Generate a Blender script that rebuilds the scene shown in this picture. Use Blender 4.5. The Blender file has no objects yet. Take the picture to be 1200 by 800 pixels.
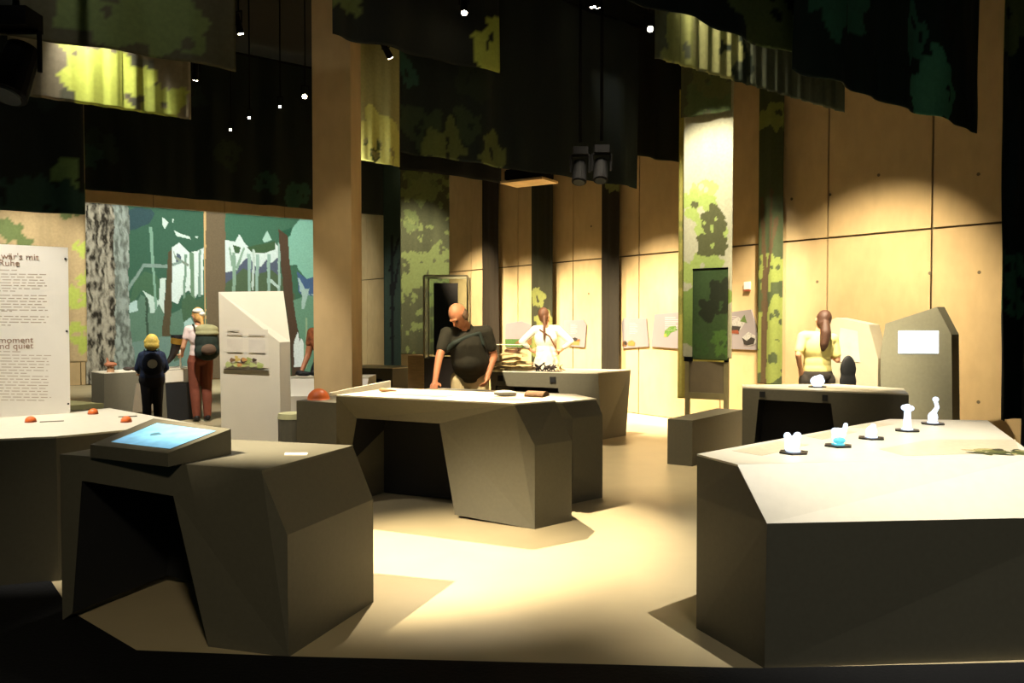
import bpy, bmesh, math, random
import numpy as np
from mathutils import Vector, Matrix, Euler
random.seed(7)
SC = bpy.context.scene
COL = SC.collection
R = math.radians

# ---------------------------------------------------------------- camera, world, exposure
cam_data = bpy.data.cameras.new('camera')
cam_data.lens = 28.0
cam_data.sensor_width = 36.0
cam_data.clip_end = 100
cam = bpy.data.objects.new('camera', cam_data)
COL.objects.link(cam)
cam.location = (0, 0, 1.55)
cam.rotation_euler = (R(90 - 1.596), 0, 0)
SC.camera = cam
world = bpy.data.worlds.new('world')
SC.world = world
world.use_nodes = True
world.node_tree.nodes['Background'].inputs[0].default_value = (0.62, 0.95, 0.80, 1)
world.node_tree.nodes['Background'].inputs[1].default_value = 0.035
SC.view_settings.view_transform = 'Standard'
SC.view_settings.look = 'None'
SC.view_settings.exposure = 0.0
SC.view_settings.gamma = 1.0
SC.view_settings.use_curve_mapping = False

WARM = (1.0, 0.86, 0.62)
WHITE = (1.0, 0.94, 0.83)
# every spot lamp of the hall, those added for fill included: (lamp at, aimed at, cone in degrees, watts, colour, edge blend, lamp size, where it hangs)
LAMPS = [
    ((-0.476, 8.02, 4.6), (-0.40, 6.35, 0.9), 40, 3600, WARM, .6, .03, 'facing the camera over the middle table'),
    ((-3.20, 2.90, 4.6), (-0.62, 5.1, 0.0), 26, 6200, WARM, 1.0, .02, 'over the left foreground'),
    ((1.95, 3.62, 4.6), (2.05, 4.5, 0.8), 50, 1500, WHITE, .9, .02, 'over the right foreground table'),
    ((-3.70, 4.30, 4.6), (-3.05, 5.45, 0.9), 34, 1100, WHITE, .5, .03, 'over the white-topped table at left'),
    ((0.79, 7.87, 4.6), (1.45, 8.6, 0.0), 56, 1000, WARM, .8, .03, 'high over the right end of the middle tables'),
    ((-1.28, 8.45, 4.3), (0.50, 11.2, 1.0), 34, 2900, WARM, .7, .02, 'right of the concrete column, turned to the woman in white'),
    ((0.76, 11.06, 4.2), (2.25, 12.55, 0.3), 66, 4200, WARM, 1.0, .04, 'before the back wall left of the big lit banner'),
    ((-0.85, 12.4, 4.2), (1.15, 14.05, 0.3), 62, 4300, WARM, 1.0, .04, 'before the back wall above the woman in white'),
    ((-1.90, 13.7, 4.2), (0.15, 15.3, 0.3), 62, 4300, WARM, 1.0, .04, 'before the back wall above the dark desk'),
    ((-1.75, 14.9, 4.4), (-0.95, 17.0, 0.5), 62, 3000, WARM, 1.0, .04, 'before the back wall left of the dark desk'),
    ((-5.0, 8.7, 4.4), (-6.25, 10.75, 1.95), 50, 1400, WHITE, .6, .05, 'over the pale drape at far left'),
    ((0.60, -1.6, 4.6), (-1.60, 3.7, 0.45), 25, 480, WARM, 1.0, .25, 'added behind the viewer as fill for the left foreground'),  # unseen fill lamp added for the left table fronts
    ((2.45, 6.95, 4.3), (3.25, 8.55, 1.1), 36, 1300, WARM, .8, .03, 'added close behind the dark hanging cloth to brighten the woman in yellow'),  # extra beam added to lift the woman and the dark table
    ((-1.10, 5.70, 4.6), (-1.60, 4.40, 0.86), 20, 420, WHITE, 1.0, .03, 'over the left foreground table behind the blue screen'),
    ((0.95, 8.90, 5.0), (1.28, 9.75, 4.15), 40, 34, WHITE, 1.0, .03, 'over the plain dark cloth in the middle'),
    ((2.75, 7.75, 4.3), (4.35, 9.75, 1.0), 64, 2100, WARM, .85, .03, 'behind the dark hanging cloth at right'),
    ((3.30, 9.30, 4.5), (3.02, 11.4, 0.8), 40, 2500, WARM, .9, .03, 'right of the big lit banner'),
    ((1.85, 8.45, 4.9), (2.42, 9.9, 3.05), 48, 1000, WHITE, .8, .03, 'in front of the big lit banner'),
    ((0.98, 5.00, 4.25), (1.50, 5.50, 3.25), 56, 110, WHITE, .9, .03, 'between the hanging cloths at upper right'),
    ((-3.02, 5.32, 3.95), (-2.82, 5.66, 3.05), 66, 150, WHITE, .9, .02, 'between the hanging cloths at upper left'),
    ((-1.80, 8.50, 2.95), (-1.66, 8.84, 3.35), 60, 26, WHITE, .9, .03, 'under the small lit pelmet by the column'),
    ((-1.90, 5.90, 4.6), (-2.40, 7.4, 1.35), 36, 1000, WHITE, .7, .03, 'over the white stele'),
    ((-3.9, 9.9, 4.5), (-4.85, 12.0, 1.1), 34, 1100, WHITE, .5, .03, 'over the woman with the backpack'),
    ((-4.6, 15.6, 5.3), (-8.2, 20.6, 1.7), 96, 2600, (1.0, 1.0, .90), .6, .003, 'behind the dark pelmet, lighting the painted forest picture'),
    ((-2.9, 8.6, 4.6), (-2.35, 9.5, 0.8), 34, 500, WHITE, .5, .03, 'over the desk behind the column'),
    ((-3.0, 3.6, 4.9), (-2.4, 5.2, 3.8), 70, 80, WHITE, 1.0, .03, 'high in the upper left corner'),
    ((1.90, -1.5, 4.8), (1.75, 3.5, 0.5), 50, 370, WHITE, 1.0, .25, 'added behind the viewer as fill for the right foreground'),  # unseen lamp added as fill on the right table's dark front
    ((-2.00, 10.0, 4.2), (-1.65, 12.5, 2.3), 44, 650, WHITE, .8, .03, 'added out of view behind the concrete column, on the olive banner'),  # added out of view to raise the olive banner
    ((-1.25, 6.9, 4.6), (-1.80, 7.9, 1.3), 30, 180, WARM, .9, .03, 'close before the concrete column'),
    ((-0.95, 6.2, 4.6), (-0.50, 8.4, 1.25), 26, 1600, WARM, .8, .03, 'added over the middle table to brighten the bald man'),  # added out of view to lift the man's arms and head
]
LAMP_OBJECTS = []
for k, (p, t, cone, watts, colour, blend, size, where) in enumerate(LAMPS):
    L = bpy.data.lights.new('spot', 'SPOT')
    L.energy = watts
    L.color = colour
    L.spot_size = R(cone)
    L.spot_blend = blend
    L.shadow_soft_size = size
    o = bpy.data.objects.new('spot_beam', L)
    d = (Vector(t) - Vector(p)).normalized()
    o.location = Vector(p) + d * .08
    o.rotation_euler = d.to_track_quat('-Z', 'Y').to_euler()
    COL.objects.link(o)

# survey of the hall in metres: x to the right, y into the hall, z up
C = {'A_top': [(-2.691, 4.685, 0.86), (-2.105, 5.264, 0.86), (-3.133, 6.178, 0.86), (-3.601, 5.585, 0.86)],
 'B_front': [(-2.315, 4.06, 0.86), (-1.143, 3.622, 0.86)],
 'B_open': [(-2.249, 4.035, 0.049), (-2.176, 4.008, 0.734), (-1.627, 3.803, 0.702), (-1.435, 3.731, -0.018)],
 'C_items': {'bone': [(-1.067, 6.717, 0.93), (-0.932, 6.678, 0.93)], 'log': [(0.046, 6.144, 0.93), (0.221, 6.243, 0.93)], 'white': [(-0.139, 6.49, 0.93), (0.0, 6.49, 0.93)]},
 'C_open': [(-1.429, 6.696, -0.009), (-1.296, 6.625, 0.724), (-0.57, 6.237, 0.732), (-0.446, 6.17, 0.027)],
 'D_open': [(-0.321, 10.658, -0.077), (-0.217, 10.627, 0.665), (0.602, 10.38, 0.653), (0.712, 10.347, -0.052)],
 'D_sock': [(-0.148, 10.606, 0.765), (0.536, 10.4, 0.762)],
 'E_ex': [(3.108, 8.088, 0.86), (3.128, 8.139, 0.86)],
 'E_open': [(2.439, 8.035, 0.115), (2.486, 8.008, 0.742), (3.083, 7.674, 0.738), (3.157, 7.633, 0.022)],
 'E_sock': [(2.522, 7.988, 0.795), (3.039, 7.699, 0.79)],
 'F_ex': [(1.451, 4.086, 0.86), (1.77, 4.306, 0.86), (2.076, 4.584, 0.86), (2.44, 4.901, 0.86), (2.767, 5.221, 0.86)],
 'F_green': [(2.443, 4.166, 0.86), (2.551, 4.235, 0.86), (2.679, 4.221, 0.86), (2.633, 4.112, 0.86), (2.502, 4.009, 0.86), (2.38, 4.022, 0.86)],
 'F_pan': [[(1.156, 4.166, 0.86), (1.506, 4.488, 0.86), (1.634, 4.365, 0.86), (1.264, 4.009, 0.86)], [(1.738, 4.685, 0.86), (2.06, 4.977, 0.86), (2.113, 4.863, 0.86), (1.782, 4.552, 0.86)],
           [(2.164, 5.096, 0.86), (2.442, 5.307, 0.86), (2.514, 5.221, 0.86), (2.254, 5.016, 0.86)], [(1.953, 4.221, 0.86), (2.399, 4.552, 0.86), (2.888, 4.552, 0.86), (2.633, 4.112, 0.86), (1.985, 4.009, 0.86)]],
 'G': [(-2.611, 9.321, 0.86), (-2.294, 9.459, 0.86)],
 'H': [(-2.268, 11.428, 0.86), (-1.478, 11.388, 0.86), (-1.297, 11.189, 0.86)],
 'J': [(-5.693, 11.099, 0.8), (-4.877, 12.489, 0.8), (-6.064, 11.463, 0.8)],
 'K1': [(3.669, 9.493, 0.674), (3.677, 9.482, 1.489), (3.794, 9.322, 1.57), (4.03, 9.0, 1.492), (4.098, 8.907, 1.111), (4.101, 8.902, 0.728)],
 'K1s': [(3.827, 9.278, 1.451), (3.952, 9.107, 1.413), (3.973, 9.078, 1.063), (3.81, 9.3, 1.051)],
 'K2': [(4.037, 8.7, 0.653), (4.033, 8.706, 1.186), (4.061, 8.666, 1.504), (4.385, 8.224, 1.678), (4.472, 8.104, 1.394), (4.493, 8.076, 0.718)],
 'K2s': [(4.148, 8.547, 1.426), (4.397, 8.207, 1.431), (4.399, 8.205, 1.198), (4.15, 8.544, 1.184)],
 'b_label': [(-1.155, 4.022, 0.86), (-1.039, 4.022, 0.86), (-1.051, 4.086, 0.86), (-1.169, 4.086, 0.86)],
 'ban': {'b5a': ((-1.112, 7.909, 3.2), (1.613, 10.086, 3.2)),
         'b5b': ((-0.163, 10.228, 3.9), (2.569, 12.06, 3.9)),
         'b5c': ((-1.441, 10.403, 3.5), (-0.122, 11.474, 3.5)),
         'b6': ((-1.985, 8.474, 3.3), (-1.285, 9.206, 3.3)),
         'b9': ((-1.66, 7.365, 4.15), (-0.135, 8.505, 4.15)),
         'left_dark': ((-4.643, 6.8, 2.5), (-3.903, 7.3, 2.5)),
         'mid_pelmet': ((-6.809, 12.572, 3.6), (-2.222, 16.014, 3.6)),
         'n1': ((-3.379, 4.828, 3.3), (-1.931, 5.647, 3.3)),
         'n2': ((-3.341, 5.329, 3.05), (-2.411, 6.029, 3.05)),
         'r0': ((0.477, 4.505, 3.4), (2.013, 5.662, 3.4)),
         'r1': ((0.912, 5.083, 3.2), (2.66, 6.415, 3.2)),
         'r2': ((1.853, 5.288, 3.2), (4.155, 7.099, 3.2))},
 'ban450': [(-2.253, 14.0, 0.709), (-1.953, 14.0, 0.709)],
 'ban470': [(-1.756, 12.6, 0.996), (-0.971, 12.4, 1.005)],
 'bark': [(0.0, 10.979, 0.86), (0.368, 10.722, 0.86)],
 'bark1': [(6.384, 5.021), (5.768, 5.088), (5.756, 3.06), (5.74, 1.427), (5.8, -0.416), (6.456, -0.376)],
 'bark2': [(5.768, 5.088), (5.413, 5.127), (5.446, 2.457), (5.434, 1.839), (5.368, 1.012), (5.233, -0.451), (5.8, -0.416), (5.74, 1.427), (5.756, 3.06)],
 'board': [(2.261, 9.98, 2.307), (2.624, 9.7, 2.193), (2.632, 9.7, 1.072), (2.269, 9.98, 1.047)],  # outline of the shade sheet over the lower banner
 'column': [(-1.967, 7.9, 1.55), (-1.589, 7.9, 1.55)],
 'corner': (-4.891, 22.533),
 'db': (0.59, -0.807),
 'dcase': [(-0.21, 10.849, 0.86), (0.299, 10.722, 0.86)],
 'dm': (0.805, 0.594),
 'dome': (-1.628, 6.62, 0.875),
 'drape_left': [(-7.209, 10.5, 0.919), (-6.132, 11.5, 0.859)],
 'heads': [(0.733, 8.6, 3.144), (0.962, 8.6, 3.162), (-2.833, 4.6, 2.985)],
 'holes': [(15.205, 3.146), (16.996, 3.146), (17.021, 2.067), (14.642, 3.16), (16.483, 2.082), (17.034, 0.636), (10.637, 3.172), (10.575, 1.999), (15.851, 3.303), (15.036, 2.039)],
 'kiosk_back': [(-2.251, 7.85, 1.827), (-2.146, 7.7, 1.335), (-2.145, 7.7, 0.963)],
 'kiosk_front': [(-2.687, 7.301, 1.8), (-2.195, 7.515, 1.333), (-2.194, 7.516, 0.978), (-2.676, 7.306, 0.993)],
 'kiosk_print': [(-2.65, 7.318, 1.487), (-2.29, 7.474, 1.454), (-2.286, 7.476, 1.093), (-2.653, 7.316, 1.111)],
 'kiosk_shelf': [(-2.653, 7.316, 1.099), (-2.286, 7.476, 1.073)],
 'lamps': {'l1048': (4.239, 8.923, 4.7),
           'l270': (-4.238, 12.071, 4.4),
           'l292': (-3.721, 11.359, 4.4),
           'l328': (-3.169, 10.959, 4.45),
           'l357': (-2.748, 10.639, 4.5),
           'l412': (-1.979, 10.012, 4.4),
           'l453': (-1.438, 9.216, 4.6),
           'l544': (-0.476, 8.021, 4.6),
           'l694': (1.078, 10.779, 4.3),
           'l695': (0.792, 7.869, 4.6),
           'l762': (1.454, 8.464, 4.6),
           'l770': (1.49, 8.367, 4.6)},
 'legs': [(2.209, 10.0, 1.057), (2.63, 9.75, 1.069)],
 'legz': [1.0783163334385566, 1.0246374717632634, 0.6376758753923368, 0.5623365838198948],
 'lines': [((-3.746, 5.474, 1.889), (-3.505, 5.652, 1.894)), ((-3.746, 5.474, 1.86), (-3.353, 5.764, 1.87)), ((-3.747, 5.474, 1.841), (-3.383, 5.742, 1.849)), ((-3.747, 5.474, 1.821), (-3.375, 5.748, 1.828)),
           ((-3.747, 5.474, 1.801), (-3.367, 5.754, 1.808)), ((-3.747, 5.473, 1.782), (-3.358, 5.76, 1.788)), ((-3.748, 5.473, 1.762), (-3.389, 5.738, 1.766)), ((-3.748, 5.473, 1.746), (-3.511, 5.648, 1.746)),
           ((-3.748, 5.473, 1.714), (-3.351, 5.766, 1.717)), ((-3.748, 5.473, 1.694), (-3.372, 5.75, 1.695)), ((-3.749, 5.472, 1.674), (-3.36, 5.759, 1.674)), ((-3.749, 5.472, 1.654), (-3.381, 5.743, 1.653)),
           ((-3.749, 5.472, 1.634), (-3.369, 5.753, 1.632)), ((-3.749, 5.472, 1.614), (-3.356, 5.762, 1.612)), ((-3.749, 5.472, 1.609), (-3.533, 5.631, 1.604)), ((-3.75, 5.471, 1.57), (-3.352, 5.765, 1.565)),
           ((-3.75, 5.471, 1.551), (-3.374, 5.749, 1.544)), ((-3.75, 5.471, 1.531), (-3.366, 5.755, 1.524)), ((-3.751, 5.471, 1.512), (-3.534, 5.63, 1.505)), ((-3.753, 5.469, 1.33), (-3.495, 5.659, 1.316)),
           ((-3.753, 5.469, 1.304), (-3.343, 5.772, 1.284)), ((-3.754, 5.469, 1.283), (-3.364, 5.756, 1.263)), ((-3.754, 5.468, 1.263), (-3.356, 5.762, 1.241)), ((-3.754, 5.468, 1.242), (-3.348, 5.768, 1.219)),
           ((-3.754, 5.468, 1.222), (-3.369, 5.752, 1.198)), ((-3.755, 5.468, 1.201), (-3.361, 5.758, 1.176)), ((-3.755, 5.468, 1.181), (-3.353, 5.765, 1.154)), ((-3.755, 5.468, 1.16), (-3.344, 5.771, 1.132)),
           ((-3.755, 5.467, 1.139), (-3.366, 5.755, 1.112)), ((-3.756, 5.467, 1.119), (-3.358, 5.761, 1.089)), ((-3.756, 5.467, 1.098), (-3.349, 5.767, 1.067)), ((-3.756, 5.467, 1.078), (-3.371, 5.751, 1.047)),
           ((-3.756, 5.467, 1.057), (-3.363, 5.757, 1.025)), ((-3.757, 5.466, 1.037), (-3.354, 5.763, 1.002)), ((-3.757, 5.466, 1.016), (-3.346, 5.769, 0.98)), ((-3.757, 5.466, 0.995), (-3.368, 5.753, 0.96))],
 'mural_left': [((48, 98, 74), [(6.384, 5.021), (3.671, 5.319), (3.732, -0.543), (6.456, -0.376)]), ((84, 128, 104), [(5.475, 1.591), (5.182, 2.153), (4.893, 2.012), (4.58, 1.635), (3.694, 2.072), (3.722, -0.543), (5.5, -0.434)]),
                ((100, 140, 128), [(5.483, 0.972), (4.706, 1.127), (3.705, 1.028), (3.722, -0.543), (5.5, -0.434)]),
                ((62, 108, 74), [(5.432, 2.004), (5.312, 2.461), (5.079, 2.717), (4.826, 2.642), (4.691, 2.373), (4.754, 2.056), (4.971, 2.011), (5.162, 2.257), (5.376, 1.922)]),
                ((42, 78, 84), [(5.424, 4.184), (5.253, 4.26), (4.906, 4.226), (4.828, 4.149), (4.968, 3.889), (5.259, 3.744), (5.43, 3.692)]),
                ((200, 222, 218), [(4.441, 3.333), (4.278, 3.47), (4.036, 3.226), (3.849, 3.279), (3.681, 3.374), (3.694, 2.159), (3.84, 2.178), (3.925, 2.047), (4.046, 2.281), (4.252, 2.149), (4.336, 1.934), (4.496, 2.017)]),
                ((190, 216, 206), [(4.749, 2.561), (4.61, 2.586), (4.659, 1.698), (4.776, 1.929)]), ((180, 212, 200), [(5.142, 2.258), (4.853, 2.075), (4.755, 1.971), (4.896, 1.718), (4.974, 1.697), (5.029, 2.051)]),
                ((165, 205, 200), [(5.433, 1.942), (5.28, 2.027), (5.244, 1.758), (5.436, 1.695)]), ((190, 220, 205), [(4.672, 4.077), (4.534, 3.961), (4.616, 3.787), (4.674, 3.888)]),
                ((190, 220, 205), [(4.416, 3.78), (4.276, 3.704), (4.031, 3.634), (4.012, 3.571), (4.357, 3.635)]), ((190, 220, 205), [(4.443, 4.031), (4.403, 4.056), (4.415, 3.907)]),
                ((180, 210, 200), [(3.928, 3.64), (3.824, 3.668), (3.846, 3.602)]), ((70, 88, 110), [(4.342, 3.211), (4.241, 3.152), (4.243, 3.003), (4.365, 2.976)]), ((104, 148, 122), [(4.159, 3.178), (4.098, 3.18), (4.152, 2.022), (4.213, 2.021)]),
                ((96, 138, 104), [(4.036, 3.226), (3.933, 3.231), (3.904, 2.025), (4.008, 2.024)]), ((110, 150, 130), [(3.807, 3.302), (3.745, 3.306), (3.757, 2.114), (3.82, 2.113)]),
                ((120, 140, 120), [(4.422, 3.292), (4.363, 3.125), (4.039, 2.926), (4.081, 2.881), (4.384, 3.061)]), ((112, 164, 138), [(4.969, 3.805), (4.901, 3.81), (4.863, 2.892), (4.816, 1.802), (4.875, 1.802), (4.921, 2.89)]),
                ((118, 150, 138), [(5.466, 2.333), (5.115, 2.903), (4.526, 2.906), (4.202, 3.047), (4.223, 2.961), (4.527, 2.832), (5.097, 2.821), (5.449, 2.21)]),
                ((86, 74, 44), [(4.543, 3.201), (4.441, 3.312), (4.476, 2.06), (4.516, 1.125), (4.706, 1.127), (4.635, 2.057)]), ((54, 84, 64), [(5.086, 2.092), (5.028, 2.093), (5.01, 0.376), (5.068, 0.378)]),
                ((70, 96, 70), [(4.446, 1.103), (4.344, 1.166), (4.245, 0.907), (4.329, 0.738), (4.29, 0.565), (4.433, 0.484), (4.389, 0.782)]),
                ((64, 104, 70), [(4.254, 2.021), (4.047, 2.195), (3.883, 2.026), (3.694, 2.137), (3.699, 1.594), (3.97, 1.636), (4.179, 1.421)]), ((150, 196, 190), [(4.178, 1.464), (4.012, 1.593), (3.931, 1.42), (4.059, 1.076), (4.161, 1.163)])],
 'mural_right': [((52, 108, 80), [(3.671, 5.319), (-0.611, 5.79), (-0.572, -0.806), (3.187, -0.576)]),
                 ((196, 218, 214), [(3.145, 3.6), (2.906, 3.57), (2.794, 3.776), (2.641, 3.541), (2.53, 3.435), (2.35, 3.4), (2.121, 3.434), (1.937, 3.398), (1.842, 3.609), (1.726, 3.455), (1.734, 2.515), (3.156, 2.477)]),
                 ((112, 184, 160), [(1.487, 3.813), (1.294, 4.103), (1.123, 4.301), (0.78, 4.467), (-0.604, 4.576), (-0.592, 2.675), (0.718, 2.707), (0.941, 2.653), (1.183, 2.902), (1.23, 3.04), (1.422, 3.009), (1.466, 3.492)]),
                 ((76, 88, 112), [(3.154, 2.764), (2.891, 2.839), (2.689, 3.092), (2.532, 3.189), (2.354, 2.927), (2.217, 2.955), (2.078, 3.142), (1.94, 3.057), (1.728, 3.249), (1.734, 2.515), (3.156, 2.477)]),
                 ((50, 92, 140), [(1.231, 2.854), (0.941, 2.653), (0.718, 2.731), (-0.592, 2.675), (-0.589, 2.088), (0.896, 2.02), (1.187, 2.297)]),
                 ((74, 100, 66), [(3.156, 2.477), (2.691, 2.891), (2.356, 2.724), (1.941, 2.874), (1.545, 2.566), (1.284, 2.225), (1.307, -0.691), (3.187, -0.576)]),
                 ((92, 150, 118), [(1.334, 2.061), (0.944, 2.208), (-0.588, 1.99), (-0.572, -0.806), (1.356, -0.688)]), ((60, 96, 56), [(2.951, 3.479), (2.731, 3.425), (2.776, 3.266), (2.887, 3.261)]),
                 ((60, 96, 56), [(2.575, 3.433), (1.842, 3.654), (1.844, 3.426), (2.122, 3.298), (2.441, 3.305)]), ((150, 200, 182), [(2.188, 3.679), (2.048, 3.914), (1.934, 3.672), (2.143, 3.592)]),
                 ((28, 92, 66), [(1.746, 3.889), (1.342, 4.053), (1.416, 3.818), (1.583, 3.692), (1.747, 3.751)]), ((122, 162, 136), [(2.974, 3.279), (2.887, 3.283), (2.896, 2.262), (2.984, 2.26)]),
                 ((122, 162, 136), [(2.89, 2.928), (2.664, 3.428), (2.619, 3.408), (2.869, 2.796)]), ((122, 162, 136), [(3.06, 3.407), (3.017, 3.431), (2.934, 2.926), (3.0, 2.924)]),
                 ((134, 176, 160), [(2.576, 3.254), (2.486, 3.258), (2.496, 2.225), (2.563, 2.224)]), ((176, 200, 190), [(2.44, 3.395), (2.372, 3.399), (2.405, 2.317), (2.461, 2.316)]),
                 ((134, 176, 160), [(2.351, 3.265), (2.26, 3.269), (2.292, 2.229), (2.36, 2.228)]), ((134, 176, 160), [(2.053, 3.279), (1.961, 3.283), (1.982, 2.235), (2.063, 2.233)]),
                 ((134, 176, 160), [(1.772, 3.613), (1.701, 3.617), (1.689, 2.24), (1.76, 2.239)]), ((170, 200, 190), [(1.966, 2.646), (1.711, 2.424), (1.735, 2.354), (1.99, 2.554)]),
                 ((84, 62, 40), [(1.745, 3.98), (1.487, 3.813), (1.4, 2.802), (1.289, 1.643), (1.149, 0.942), (1.064, -0.706), (1.356, -0.688), (1.439, 0.947), (1.55, 1.874), (1.661, 2.793)]),
                 ((150, 190, 190), [(1.209, 2.669), (1.16, 2.67), (0.895, 2.209), (0.697, 2.259), (0.193, 2.125), (0.194, 2.053), (1.139, 2.298)]), ((150, 190, 180), [(1.09, 2.345), (0.869, 2.397), (1.02, 1.831), (1.094, 1.831)]),
                 ((214, 228, 226), [(1.319, 0.945), (1.22, 1.223), (1.173, 0.942), (1.124, 1.035), (1.052, 0.893), (1.032, 0.235), (1.324, 0.245)]), ((140, 176, 130), [(0.998, 1.597), (0.949, 1.597), (0.959, 0.185), (1.033, 0.188)]),
                 ((112, 94, 62), [(3.608, 5.326), (3.128, 5.379), (3.187, -0.576), (3.669, -0.546)]), ((206, 164, 84), [(3.682, 5.318), (3.608, 5.326), (3.631, 3.16), (3.69, -0.545), (3.743, -0.542)])],  # brown strip is weakly lit bare wall painted into the picture
 'mural_span': [(6.394, 4.285), (3.682, 4.291), (3.682, 4.291), (0.051, 4.285)],
 'nb': (-0.807, -0.59),
 'nm': (0.594, -0.805),
 'orange': [(-3.231, 5.329, 0.86), (-3.053, 5.787, 0.86), (-2.589, 5.329, 0.86)],
 'p': {'desk': (-2.5, 10.2, 0.169), 'kid': (-4.99, 11.0, 0.061), 'left': (-4.717, 12.123, 0.0), 'man': (-0.494, 8.35, 0.419), 'right': (3.368, 8.75, 0.365), 'whitew': (0.503, 11.7, -0.034)},
 'post': [(-1.335, 10.2, 0.937), (-1.127, 10.2, 0.937)],
 'posth': 1.0798311858483074,
 'proj': [(-0.082, 11.0, 3.425), (0.542, 10.6, 3.357)],
 'r3': [(4.296, 7.0, 0.663), (4.597, 7.2, 0.637)],
 'r4': [(3.538, 5.6, 0.912), (3.502, 5.3, 0.947)],
 'screws': [(-3.262, 5.831, 1.992), (-3.262, 5.832, 1.463), (-3.259, 5.834, 0.93)],
 'stand': None,
 'stool': (-2.376, 8.423, 0.0),
 'strips': [(7.405, 7.989, 0.383, 0.12), (9.061, 9.73, 0.608, 0.12), (11.021, 11.458, 0.59, 0.12), (14.198, 14.594, 0.665, 0.12)],
 'tablet': {'base': [(-2.105, 3.959, 0.86), (-1.608, 3.706, 0.86), (-1.437, 4.06, 0.86), (-2.027, 4.488, 0.86)], 'tl': None},
 'tablet_h': [0.9198939989348481, 0.920109838770499, 0.9827544147330237, 0.9568588088009896],
 'text_panel': [(-3.82, 5.419, 2.077), (-3.248, 5.842, 2.074), (-3.248, 5.841, 0.857), (-3.836, 5.408, 0.876)],
 'text_pts': {'h1': (-3.582, 5.595, 1.974), 'h2': (-3.595, 5.586, 1.926), 'h3': (-3.601, 5.581, 1.383), 'h4': (-3.618, 5.569, 1.341)},
 'thermostat': (13.943, 2.02),
 'upstand': [(-1.469, 6.453, 0.93), (-1.094, 7.177, 0.93)],
 'vit': [(-1.06, 9.6, 1.077), (-0.824, 9.6, 1.077), (-0.535, 9.6, 1.077)],
 'vseams': [6.809, 8.489, 13.466, 15.179, 16.5],
 'vz': [2.0733704759513554, 2.001629455194928, 1.1074881749160541],
 'wall_panels': [[(8.099, 0.985), (8.1, 1.464), (8.614, 1.517), (9.05, 1.42), (9.338, 1.02)], [(9.938, 1.069), (9.937, 1.534), (10.453, 1.542), (10.544, 1.445), (10.5, 1.054)],
                 [(11.464, 1.067), (11.431, 1.493), (11.481, 1.571), (11.99, 1.564), (12.049, 1.112)], [(12.105, 1.113), (12.176, 1.631), (12.966, 1.679), (13.099, 1.576), (13.071, 1.088)],
                 [(13.393, 1.124), (13.388, 1.625), (14.02, 1.688), (14.138, 1.336), (14.126, 1.121)]],
 'white_ban': [(2.166, 10.1, 1.052), (2.693, 9.75, 1.069)],
 'white_ban2': [(2.209, 10.6, 0.48), (2.766, 10.3, 0.511)],
 'wtop': (2.143, 10.1, 4.914)}

# ---------------------------------------------------------------- helpers
def lin(c):
    return tuple(((v / 255) / 12.92 if v / 255 <= .04045 else ((v / 255 + .055) / 1.055) ** 2.4) for v in c)

MATS = {}
def mat(name, rgb, rough=.6, var=.08, scale=8., bump=0., metal=0., emit=0., alpha=None, trans=0., stretch=None, spec=.4):
    if name in MATS: return MATS[name]
    m = bpy.data.materials.new(name)
    m.use_nodes = True
    nt = m.node_tree
    b = nt.nodes['Principled BSDF']
    c = lin(rgb)
    tc = nt.nodes.new('ShaderNodeTexCoord')
    nz = nt.nodes.new('ShaderNodeTexNoise')
    nz.inputs['Scale'].default_value = scale
    nz.inputs['Detail'].default_value = 6
    if stretch:
        mp = nt.nodes.new('ShaderNodeMapping')
        mp.inputs['Scale'].default_value = stretch
        nt.links.new(tc.outputs['Object'], mp.inputs[0]); nt.links.new(mp.outputs[0], nz.inputs['Vector'])
    else:
        nt.links.new(tc.outputs['Object'], nz.inputs['Vector'])
    rp = nt.nodes.new('ShaderNodeValToRGB')
    rp.color_ramp.elements[0].position = .3; rp.color_ramp.elements[1].position = .7
    rp.color_ramp.elements[0].color = (*[v * (1 - var) for v in c], 1)
    rp.color_ramp.elements[1].color = (*[min(1, v * (1 + var)) for v in c], 1)
    nt.links.new(nz.outputs['Fac'], rp.inputs[0]); nt.links.new(rp.outputs[0], b.inputs['Base Color'])
    b.inputs['Roughness'].default_value = rough
    b.inputs['Metallic'].default_value = metal
    b.inputs['Specular IOR Level'].default_value = spec
    if bump:
        bp = nt.nodes.new('ShaderNodeBump'); bp.inputs['Strength'].default_value = bump; bp.inputs['Distance'].default_value = .01
        nt.links.new(nz.outputs['Fac'], bp.inputs['Height']); nt.links.new(bp.outputs[0], b.inputs['Normal'])
    if emit:
        b.inputs['Emission Color'].default_value = (*c, 1); b.inputs['Emission Strength'].default_value = emit
    if trans:
        b.inputs['Transmission Weight'].default_value = trans
    if alpha is not None:
        b.inputs['Alpha'].default_value = alpha
    MATS[name] = m
    return m

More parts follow.
